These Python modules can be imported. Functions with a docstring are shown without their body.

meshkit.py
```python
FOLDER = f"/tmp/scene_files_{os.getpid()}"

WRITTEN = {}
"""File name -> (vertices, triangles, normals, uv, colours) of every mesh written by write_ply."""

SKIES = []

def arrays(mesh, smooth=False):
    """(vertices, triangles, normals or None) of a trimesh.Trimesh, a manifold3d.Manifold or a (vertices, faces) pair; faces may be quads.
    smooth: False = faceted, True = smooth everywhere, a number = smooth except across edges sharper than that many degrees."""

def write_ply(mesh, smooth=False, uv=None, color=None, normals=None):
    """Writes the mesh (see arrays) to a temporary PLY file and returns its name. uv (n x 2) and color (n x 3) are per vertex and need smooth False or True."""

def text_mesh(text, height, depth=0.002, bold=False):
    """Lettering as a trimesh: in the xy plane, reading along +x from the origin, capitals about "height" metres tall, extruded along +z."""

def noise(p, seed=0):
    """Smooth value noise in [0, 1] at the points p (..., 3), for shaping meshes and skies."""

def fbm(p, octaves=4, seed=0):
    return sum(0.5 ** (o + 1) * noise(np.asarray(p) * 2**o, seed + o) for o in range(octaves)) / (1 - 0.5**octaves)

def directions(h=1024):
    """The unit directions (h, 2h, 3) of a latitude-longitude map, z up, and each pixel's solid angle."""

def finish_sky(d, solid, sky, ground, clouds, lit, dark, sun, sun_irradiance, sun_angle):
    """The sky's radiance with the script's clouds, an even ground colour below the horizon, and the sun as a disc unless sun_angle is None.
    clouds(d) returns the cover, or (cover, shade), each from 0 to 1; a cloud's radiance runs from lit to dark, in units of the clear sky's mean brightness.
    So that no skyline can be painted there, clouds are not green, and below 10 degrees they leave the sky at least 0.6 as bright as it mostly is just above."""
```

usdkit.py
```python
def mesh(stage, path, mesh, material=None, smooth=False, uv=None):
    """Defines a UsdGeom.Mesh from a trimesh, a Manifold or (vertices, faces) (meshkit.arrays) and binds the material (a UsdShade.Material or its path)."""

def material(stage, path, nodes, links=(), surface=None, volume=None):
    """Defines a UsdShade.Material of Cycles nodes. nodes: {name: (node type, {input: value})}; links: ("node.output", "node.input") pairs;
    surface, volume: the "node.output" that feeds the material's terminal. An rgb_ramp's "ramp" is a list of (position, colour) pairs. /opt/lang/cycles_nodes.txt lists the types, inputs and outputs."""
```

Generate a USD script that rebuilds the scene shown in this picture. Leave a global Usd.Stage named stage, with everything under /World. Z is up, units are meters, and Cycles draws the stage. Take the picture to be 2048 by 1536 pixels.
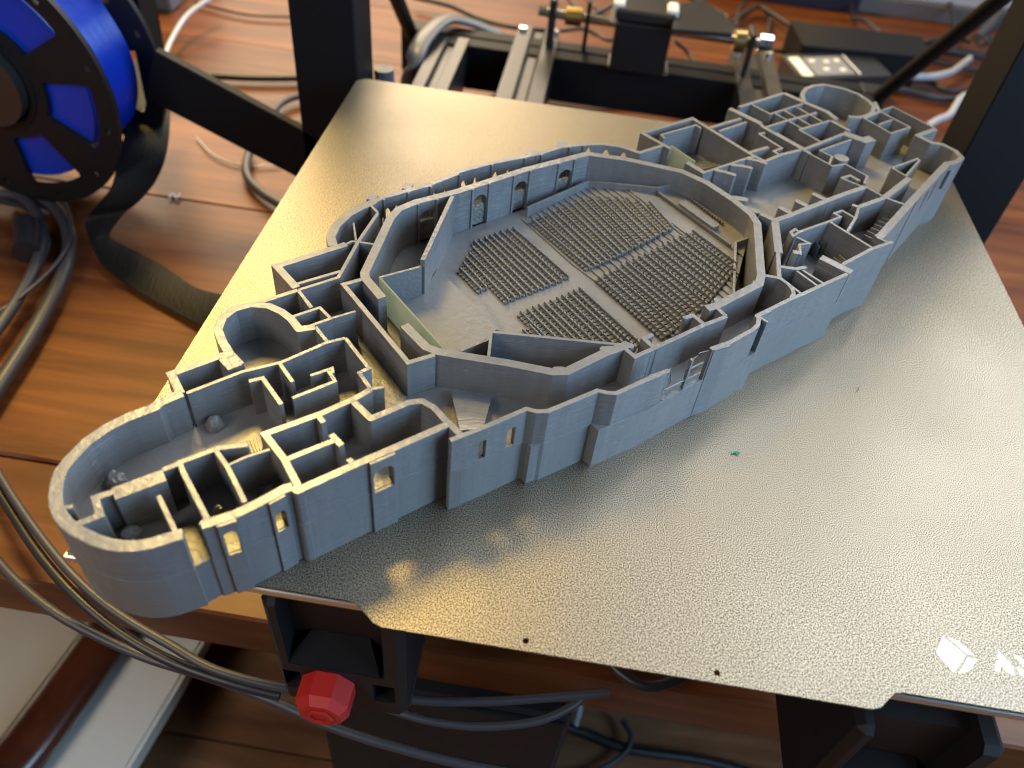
import math, random
import numpy as np, trimesh, manifold3d as m3
from shapely.geometry import Polygon, LineString, Point, MultiPolygon, box as sbox
from shapely.ops import unary_union
from shapely import affinity
import usdkit, meshkit
from pxr import Usd, UsdGeom, UsdLux, UsdShade, Gf, Sdf, Vt

random.seed(7); np.random.seed(7)
stage = Usd.Stage.CreateInMemory()
UsdGeom.SetStageUpAxis(stage, UsdGeom.Tokens.z); UsdGeom.SetStageMetersPerUnit(stage, 1.0)
UsdGeom.Xform.Define(stage, '/World'); UsdGeom.Scope.Define(stage, '/World/Looks')
MM = 0.001

# ------------------------------------------------------------------ camera
cam = UsdGeom.Camera.Define(stage, '/World/camera')
CR = np.array([[0.987527, -0.153382, 0.0355572], [0.1338192, 0.6986393, -0.7028481], [0.0829626, 0.6988398, 0.7104507]])
CP = np.array([0.121315, -0.102773, 0.194565])
M4 = np.eye(4); M4[:3, :3] = CR.T; M4[3, :3] = CP
cam.AddTransformOp().Set(Gf.Matrix4d(*M4.ravel().tolist()))
cam.CreateHorizontalApertureAttr(36.0); cam.CreateVerticalApertureAttr(27.0)
cam.CreateFocalLengthAttr(27.979); cam.CreateClippingRangeAttr(Gf.Vec2f(0.005, 50))
cam.CreateFStopAttr(11.0); cam.CreateFocusDistanceAttr(0.262)
cam.CreateExposureAttr(0.0)

# ------------------------------------------------------------------ light: a window to the right, a bright room behind, one warm lamp
def aim(prim, pos, target):
    pos, target = np.array(pos, float), np.array(target, float)
    z = pos - target; z /= np.linalg.norm(z)
    x = np.cross([0, 0, 1], z); x /= np.linalg.norm(x); y = np.cross(z, x)
    m = np.eye(4); m[0, :3] = x; m[1, :3] = y; m[2, :3] = z; m[3, :3] = pos
    UsdGeom.Xformable(prim).AddTransformOp().Set(Gf.Matrix4d(*m.ravel().tolist()))
def rect(name, pos, target, w, h, col, inten):
    l = UsdLux.RectLight.Define(stage, '/World/' + name)
    l.CreateWidthAttr(w); l.CreateHeightAttr(h); l.CreateColorAttr(Gf.Vec3f(*col)); l.CreateIntensityAttr(inten)
    aim(l.GetPrim(), pos, target)
# EXPO 0.0
dome = UsdLux.DomeLight.Define(stage, '/World/sky')
dm = usdkit.material(stage, '/World/Looks/room_ambient', {'b': ('background_shader', {'color': (0.62, 0.54, 0.45), 'strength': 0.04})}, [], surface='b.background')
UsdShade.MaterialBindingAPI.Apply(dome.GetPrim()).Bind(dm)
tagd = dome.GetPrim(); tagd.SetCustomDataByKey('kind', 'structure')
rect('window_light', (0.66, -0.05, 0.25), (0.27, 0.12, 0.0), 0.45, 0.36, (0.44, 0.70, 1.0), 11.5)
rect('back_window_light', (1.25, 2.1, 1.0), (0.15, 0.15, 0.0), 1.1, 0.8, (0.90, 0.95, 1.0), 24.0)
rect('warm_back_light', (-0.75, 2.2, 1.0), (0.15, 0.15, 0.0), 1.6, 0.8, (1.0, 0.80, 0.56), 11.0)
rect('tall_window_light', (1.45, 1.45, 2.1), (0.2, 0.15, 0.0), 1.9, 1.5, (0.90, 0.95, 1.0), 6.2)
lamp = UsdLux.DiskLight.Define(stage, '/World/warm_lamp_light'); lamp.CreateRadiusAttr(0.17); lamp.CreateColorAttr(Gf.Vec3f(1.0, 0.68, 0.20)); lamp.CreateIntensityAttr(80.0)
aim(lamp.GetPrim(), (0.048 - 0.292 * 1.3, 0.037 + 0.557 * 1.3, 0.777 * 1.3), (0.05, 0.04, 0.0))
rect('side_lamp_light', (-0.34, -0.36, 0.40), (-0.15, 0.03, -0.34), 0.35, 0.35, (1.0, 0.93, 0.86), 7.0)


# ------------------------------------------------------------------ materials
def mat(name, nodes, links=(), surface='p.BSDF'):
    return usdkit.material(stage, '/World/Looks/' + name, nodes, list(links), surface=surface)
def plain(name, col, rough=0.5, metal=0.0, spec=0.5, bump=0.0, scale=800.0, coat=0.0, **kw):
    n = {'p': ('principled_bsdf', {'base_color': col, 'roughness': rough, 'metallic': metal, 'specular_ior_level': spec, 'coat_weight': coat, **kw})}
    l = []
    if bump:
        n['g'] = ('geometry', {}); n['mp'] = ('mapping', {'scale': (scale, scale, scale)})
        n['n'] = ('noise_texture', {'scale': 1.0, 'detail': 3.0}); n['b'] = ('bump', {'strength': bump, 'distance': 0.0003})
        l = [('g.position', 'mp.vector'), ('mp.vector', 'n.vector'), ('n.fac', 'b.height'), ('b.normal', 'p.normal')]
    return mat(name, n, l)

def filament(name, col, rough=0.29, blotch=0.10, fleck=1.8):
    # extruded plastic: layers stacked along z give a streaky relief on walls, diagonal raster on flat tops
    n = {'g': ('geometry', {}),
         'm1': ('mapping', {'scale': (60.0, 60.0, 3600.0)}), 'n1': ('noise_texture', {'scale': 1.0, 'detail': 2.0, 'roughness': 0.6}),
         'm2': ('mapping', {'scale': (420.0, 420.0, 60.0)}), 'n2': ('noise_texture', {'scale': 1.0, 'detail': 2.0}),
         'm3': ('mapping', {'scale': (2200.0, 2200.0, 2200.0)}), 'n3': ('noise_texture', {'scale': 1.0, 'detail': 2.0}),
         'a': ('math', {'math_type': 'multiply_add', 'value2': 0.55}), 'a2': ('math', {'math_type': 'multiply_add', 'value2': 0.14}),
         'bv': ('bevel', {'radius': 0.00028, 'samples': 4}),
         'b': ('bump', {'strength': 0.8, 'distance': 0.0003}),
         'r': ('map_range', {'from_min': 0.3, 'from_max': 0.7, 'to_min': rough - 0.07, 'to_max': rough + 0.09}),
         'cr': ('rgb_ramp', {'ramp': [(0.25, tuple(c * (1 - blotch) for c in col)), (0.7, tuple(c * (1 + blotch) for c in col))]}),
         'm4': ('mapping', {'scale': (260.0, 260.0, 1500.0)}), 'n4': ('noise_texture', {'scale': 1.0, 'detail': 1.0}),
         'fl': ('rgb_ramp', {'ramp': [(0.0, (0, 0, 0)), (0.75, (0, 0, 0)), (0.775, (1, 1, 1)), (1.0, (1, 1, 1))]}),
         'mx': ('mix', {'color2': tuple(min(1, c * fleck) for c in col)}),
         'p': ('principled_bsdf', {'specular_ior_level': 0.65})}
    l = [('g.position', 'm1.vector'), ('m1.vector', 'n1.vector'), ('g.position', 'm2.vector'), ('m2.vector', 'n2.vector'),
         ('g.position', 'm3.vector'), ('m3.vector', 'n3.vector'),
         ('n2.fac', 'a.value1'), ('n1.fac', 'a.value3'), ('n3.fac', 'a2.value1'), ('a.value', 'a2.value3'), ('a2.value', 'b.height'),
         ('bv.bevel', 'b.normal'), ('b.normal', 'p.normal'), ('n1.fac', 'r.value'), ('r.result', 'p.roughness'),
         ('n2.fac', 'cr.fac'), ('g.position', 'm4.vector'), ('m4.vector', 'n4.vector'), ('n4.fac', 'fl.fac'), ('fl.color', 'mx.fac'), ('cr.color', 'mx.color1'), ('mx.color', 'p.base_color')]
    return mat(name, n, l)

M = {}
M['grey'] = filament('grey_filament', (0.155, 0.158, 0.166))
M['grey_floor'] = filament('grey_filament_floor', (0.155, 0.156, 0.158), 0.36, 0.04, 1.0)
M['rough'] = plain('grey_filament_rough', (0.17, 0.165, 0.155), 0.35, bump=1.0, scale=1500)
M['rough_wall'] = plain('grey_filament_ripple', (0.155, 0.158, 0.166), 0.3, bump=0.9, scale=700)
M['screen'] = mat('thin_filament', {'t': ('translucent_bsdf', {'color': (0.62, 0.62, 0.46)}), 'p': ('principled_bsdf', {'base_color': (0.3, 0.3, 0.24), 'roughness': 0.35}),
                                   'x': ('mix_closure', {'fac': 0.6})}, [('p.BSDF', 'x.closure1'), ('t.BSDF', 'x.closure2')], 'x.closure')
# textured powder-coated spring steel
M['pei'] = mat('gold_textured_sheet', {
    'g': ('geometry', {}), 'm': ('mapping', {'scale': (2900.0, 2900.0, 2900.0)}), 'n': ('noise_texture', {'scale': 1.0, 'detail': 2.0, 'roughness': 0.55}),
    'm2': ('mapping', {'scale': (16.0, 16.0, 16.0)}), 'n2': ('noise_texture', {'scale': 1.0, 'detail': 4.0}),
    'b': ('bump', {'strength': 0.5, 'distance': 0.00016}),
    'cr': ('rgb_ramp', {'ramp': [(0.42, (0.03, 0.029, 0.024)), (0.57, (0.42, 0.372, 0.288))]}),
    'rr': ('map_range', {'from_min': 0.35, 'from_max': 0.65, 'to_min': 0.34, 'to_max': 0.41}),
    'p': ('principled_bsdf', {'metallic': 0.82, 'specular_ior_level': 0.2})},
    [('g.position', 'm.vector'), ('m.vector', 'n.vector'), ('n.fac', 'b.height'), ('b.normal', 'p.normal'), ('n.fac', 'cr.fac'), ('cr.color', 'p.base_color'),
     ('g.position', 'm2.vector'), ('m2.vector', 'n2.vector'), ('n2.fac', 'rr.value'), ('rr.result', 'p.roughness')])
M['print_white'] = plain('white_print', (0.9, 0.9, 0.93), 0.6)
M['dark_edge'] = plain('sheet_edge', (0.02, 0.02, 0.02), 0.5)
M['alu'] = plain('brushed_aluminium', (0.75, 0.75, 0.76), 0.3, 1.0)
M['black'] = plain('black_plastic', (0.008, 0.008, 0.0095), 0.55, 0.0, 0.35, bump=0.15, scale=2500)
M['black_alu'] = plain('black_anodised', (0.006, 0.0065, 0.008), 0.55, 0.0, 0.2)
M['rail'] = plain('dark_grey_anodised', (0.05, 0.051, 0.056), 0.36, 0.6)
M['red'] = plain('red_plastic', (0.46, 0.018, 0.014), 0.45, bump=0.1, scale=2500)
M['steel'] = plain('polished_steel', (0.80, 0.76, 0.68), 0.22, 1.0)
M['brass'] = plain('brass', (0.62, 0.45, 0.18), 0.3, 1.0)
M['bolt'] = plain('bright_bolt', (0.75, 0.77, 0.8), 0.18, 1.0)
M['rubber'] = plain('cable_rubber', (0.020, 0.020, 0.026), 0.42)
M['rubber_grey'] = plain('grey_cable', (0.045, 0.045, 0.055), 0.45)
M['ribbon_grey'] = plain('grey_ribbon_cable', (0.11, 0.115, 0.14), 0.4)
M['tube_white'] = plain('clear_tube', (0.62, 0.65, 0.75), 0.25, transmission_weight=0.3)
M['sleeve'] = mat('braided_sleeve', {'g': ('geometry', {}), 'm': ('mapping', {'rotation': (0.0, 0.0, 0.6), 'scale': (900.0, 140.0, 900.0)}), 'n': ('noise_texture', {'scale': 1.0, 'detail': 2.0}),
    'b': ('bump', {'strength': 0.8, 'distance': 0.0006}), 'p': ('principled_bsdf', {'base_color': (0.006, 0.006, 0.0065), 'roughness': 0.6, 'specular_ior_level': 0.3})},
    [('g.position', 'm.vector'), ('m.vector', 'n.vector'), ('n.fac', 'b.height'), ('b.normal', 'p.normal')])
M['blue'] = mat('blue_filament', {'tc': ('texture_coordinate', {}), 'm': ('mapping', {'scale': (5.0, 5.0, 700.0)}), 'n': ('noise_texture', {'scale': 1.0, 'detail': 1.0}),
    'b': ('bump', {'strength': 0.5, 'distance': 0.0006}), 'p': ('principled_bsdf', {'base_color': (0.002, 0.040, 0.50), 'roughness': 0.28})},
    [('tc.object', 'm.vector'), ('m.vector', 'n.vector'), ('n.fac', 'b.height'), ('b.normal', 'p.normal')])
M['cream'] = plain('cream_fabric', (0.62, 0.52, 0.38), 0.85, bump=0.5, scale=900)
M['cream_white'] = plain('pale_fabric', (0.74, 0.70, 0.62), 0.8, bump=0.4, scale=60)
M['white'] = plain('white_paint', (0.75, 0.74, 0.76), 0.5)
M['wall_grey'] = plain('grey_skirting', (0.16, 0.15, 0.15), 0.6)
M['navy'] = plain('dark_purple_cloth', (0.012, 0.010, 0.03), 0.7)
M['green'] = plain('green_shred', (0.06, 0.45, 0.22), 0.4)
M['label_grey'] = plain('label_print', (0.24, 0.25, 0.29), 0.5)
M['label_white'] = plain('label_white', (0.85, 0.86, 0.84), 0.5)
def wood(name, dark, mid, light, rough, sc=(3.5, 42.0, 42.0), coat=0.04, off=0.0):
    return mat(name, {'g': ('geometry', {}), 'm': ('mapping', {'location': (off, off * 3.1, 0.0), 'scale': sc}),
        'n': ('noise_texture', {'scale': 1.0, 'detail': 6.0, 'roughness': 0.62, 'distortion': 1.1}),
        'm2': ('mapping', {'location': (off * 2, off, 0.0), 'scale': (4.0, 9.0, 9.0)}), 'n2': ('noise_texture', {'scale': 1.0, 'detail': 3.0}),
        'a': ('math', {'math_type': 'multiply_add', 'value2': 0.45}), 's': ('math', {'math_type': 'subtract', 'value2': 0.22}),
        'cr': ('rgb_ramp', {'ramp': [(0.28, dark), (0.5, mid), (0.75, light)]}), 'b': ('bump', {'strength': 0.12, 'distance': 0.0006}),
        'p': ('principled_bsdf', {'roughness': rough, 'coat_weight': coat, 'coat_roughness': 0.28, 'specular_ior_level': 0.3})},
        [('g.position', 'm.vector'), ('m.vector', 'n.vector'), ('g.position', 'm2.vector'), ('m2.vector', 'n2.vector'), ('n2.fac', 'a.value1'), ('n.fac', 'a.value3'),
         ('a.value', 's.value1'), ('s.value', 'cr.fac'), ('cr.color', 'p.base_color'), ('n.fac', 'b.height'), ('b.normal', 'p.normal')])
M['desk'] = [wood('desk_wood_%s' % w, tuple(k * x for x in (0.045, 0.011, 0.003)), tuple(k * x for x in (0.115, 0.034, 0.0085)), tuple(k * x for x in (0.20, 0.072, 0.020)), 0.45, off=o)
             for w, k, o in (('amber', 1.0, 0.0), ('honey', 1.12, 3.7), ('brown', 0.88, 8.2))]
M['floor'] = wood('floor_wood', (0.10, 0.04, 0.018), (0.20, 0.095, 0.045), (0.32, 0.17, 0.09), 0.5, (5.0, 20.0, 20.0))
M['lacquer'] = wood('dark_lacquered_wood', (0.030, 0.009, 0.004), (0.085, 0.022, 0.009), (0.15, 0.045, 0.018), 0.22, (14.0, 14.0, 14.0), 0.8)

# ------------------------------------------------------------------ scene helpers
used = {}
def numbered(path):
    k = used.get(path, -1) + 1; used[path] = k
    return path if k == 0 else '%s_%03d' % (path, k)
def tag(prim, label=None, cat=None, group=None, kind=None):
    for k, v in (('label', label), ('category', cat), ('group', group), ('kind', kind)):
        if v: prim.SetCustomDataByKey(k, v)
    return prim
def thing(name, label, cat, loc=(0, 0, 0), group=None):
    x = UsdGeom.Xform.Define(stage, numbered('/World/' + name)); x.AddTranslateOp().Set(Gf.Vec3d(*[float(v) for v in loc]))
    return tag(x.GetPrim(), label, cat, group)
def copy_of(src, name, loc, label, cat, group=None, rotz=0.0, scale=None):
    x = UsdGeom.Xform.Define(stage, numbered('/World/' + name)); x.AddTranslateOp().Set(Gf.Vec3d(*loc))
    if rotz: x.AddRotateZOp().Set(rotz)
    p = x.GetPrim(); p.GetReferences().AddInternalReference(src.GetPath()); p.SetInstanceable(True)
    return tag(p, label, cat, group)
def obj(name, mesh, material, parent=None, smooth=30, label=None, kind=None):
    base = parent.GetPath().pathString if parent else '/World'
    if isinstance(mesh, list): mesh = trimesh.util.concatenate(mesh)
    if hasattr(mesh, 'to_mesh'): pass
    p = usdkit.mesh(stage, numbered(base + '/' + name), mesh, material, smooth=smooth).GetPrim()
    return tag(p, label, kind=kind)
def local(mesh, prim):          # world-space mesh into the local frame of its thing
    t = UsdGeom.Xformable(prim).GetOrderedXformOps()[0].Get()
    m = mesh.copy(); m.apply_translation([-t[0], -t[1], -t[2]]); return m

def polys(g):
    if g.is_empty: return []
    if g.geom_type == 'Polygon': return [g]
    return [p for p in getattr(g, 'geoms', []) if p.geom_type == 'Polygon']
def extrude(g, z0, z1):         # millimetres in, metres out
    out = []
    for p in polys(g):
        if p.area < 0.05: continue
        p = p.simplify(0.01)
        if not p.is_valid: p = p.buffer(0)
        for q in polys(p):
            m = trimesh.creation.extrude_polygon(q, z1 - z0, engine='earcut'); m.apply_translation([0, 0, z0]); out.append(m)
    if not out: return None
    m = trimesh.util.concatenate(out); m.apply_scale(MM); return m
def bx(x0, x1, y0, y1, z0, z1, ch=0.0):   # box in mm, chamfered when ch > 0
    if ch <= 0:
        m = trimesh.creation.box((x1 - x0, y1 - y0, z1 - z0)); m.apply_translation(((x0 + x1) / 2, (y0 + y1) / 2, (z0 + z1) / 2))
    else:
        pts = []
        for sx, a in ((1, x0), (-1, x1)):
            for sy, b in ((1, y0), (-1, y1)):
                for sz, c in ((1, z0), (-1, z1)):
                    pts += [(a + sx * ch, b + sy * ch, c), (a + sx * ch, b, c + sz * ch), (a, b + sy * ch, c + sz * ch)]
        m = trimesh.convex.convex_hull(np.array(pts, float))
    m.apply_scale(MM); return m
def cyl(a, b, r, n=24, r2=None):          # mm
    a, b = np.array(a, float), np.array(b, float); d = b - a; L = np.linalg.norm(d)
    m = trimesh.creation.cylinder(r, L, sections=n) if r2 is None else trimesh.creation.revolve([(0, -L / 2), (r, -L / 2), (r2, L / 2), (0, L / 2)], sections=n)
    m.apply_transform(trimesh.geometry.align_vectors([0, 0, 1], d / L)); m.apply_translation((a + b) / 2); m.apply_scale(MM); return m
def spline(pts, n=10):
    p = np.array(pts, float)
    if len(p) < 3: return p
    q = np.vstack([2 * p[0] - p[1], p, 2 * p[-1] - p[-2]]); out = []
    for i in range(1, len(q) - 2):
        for t in np.linspace(0, 1, n, endpoint=False):
            a, b, c, d = q[i - 1], q[i], q[i + 1], q[i + 2]
            out.append(0.5 * (2 * b + (c - a) * t + (2 * a - 5 * b + 4 * c - d) * t ** 2 + (3 * b - a - 3 * c + d) * t ** 3))
    return np.vstack([out, p[-1:]])
def tube(pts, r, n=10, k=9, ry=None):     # swept round (or flattened) cable, mm
    p = spline(pts, n); t = np.gradient(p, axis=0); t /= np.linalg.norm(t, axis=1)[:, None] + 1e-12
    up = np.array([0, 0, 1.0]); V = []
    for i in range(len(p)):
        s = np.cross(t[i], up); s /= np.linalg.norm(s) + 1e-9; u = np.cross(s, t[i])
        for j in range(k):
            a = 2 * math.pi * j / k; V.append(p[i] + r * math.cos(a) * s + (ry or r) * math.sin(a) * u)
    F = []
    for i in range(len(p) - 1):
        for j in range(k):
            a, b = i * k + j, i * k + (j + 1) % k; F += [(a, b, b + k), (a, b + k, a + k)]
    V += [p[0], p[-1]]; c0, c1 = len(V) - 2, len(V) - 1; e = (len(p) - 1) * k
    for j in range(k): F += [(c0, (j + 1) % k, j), (c1, e + j, e + (j + 1) % k)]
    m = trimesh.Trimesh(np.array(V) * MM, F, process=False); m.fix_normals(); return m
def slab(top, th):              # prism under a free polygon of 3-D points (mm), th downwards
    top = np.array(top, float); n = len(top); c = top.mean(0)
    V = np.vstack([top, top - [0, 0, th]]); F = []
    for i in range(1, n - 1): F += [(0, i, i + 1), (n, n + i + 1, n + i)]
    for i in range(n): j = (i + 1) % n; F += [(i, n + i, n + j), (i, n + j, j)]
    m = trimesh.Trimesh(V * MM, F, process=False); m.fix_normals(); return m
def plank(a, b, th, z0, z1a, z1b=None):   # upright thin wall from a to b, its top sloping from z1a to z1b
    a, b = np.array(a[:2], float), np.array(b[:2], float); z1b = z1a if z1b is None else z1b
    d = (b - a) / np.linalg.norm(b - a); nrm = np.array([-d[1], d[0]]) * th / 2
    P = [(*(a + nrm), z0), (*(a - nrm), z0), (*(b - nrm), z0), (*(b + nrm), z0), (*(a + nrm), z1a), (*(a - nrm), z1a), (*(b - nrm), z1b), (*(b + nrm), z1b)]
    m = trimesh.convex.convex_hull(np.array(P)); m.apply_scale(MM); return m
def to_man(m): return m3.Manifold(m3.Mesh(np.asarray(m.vertices, np.float32), np.asarray(m.faces, np.uint32)))
def from_man(mm_):
    q = mm_.to_mesh(); return trimesh.Trimesh(q.vert_properties[:, :3], q.tri_verts, process=False)

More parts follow.
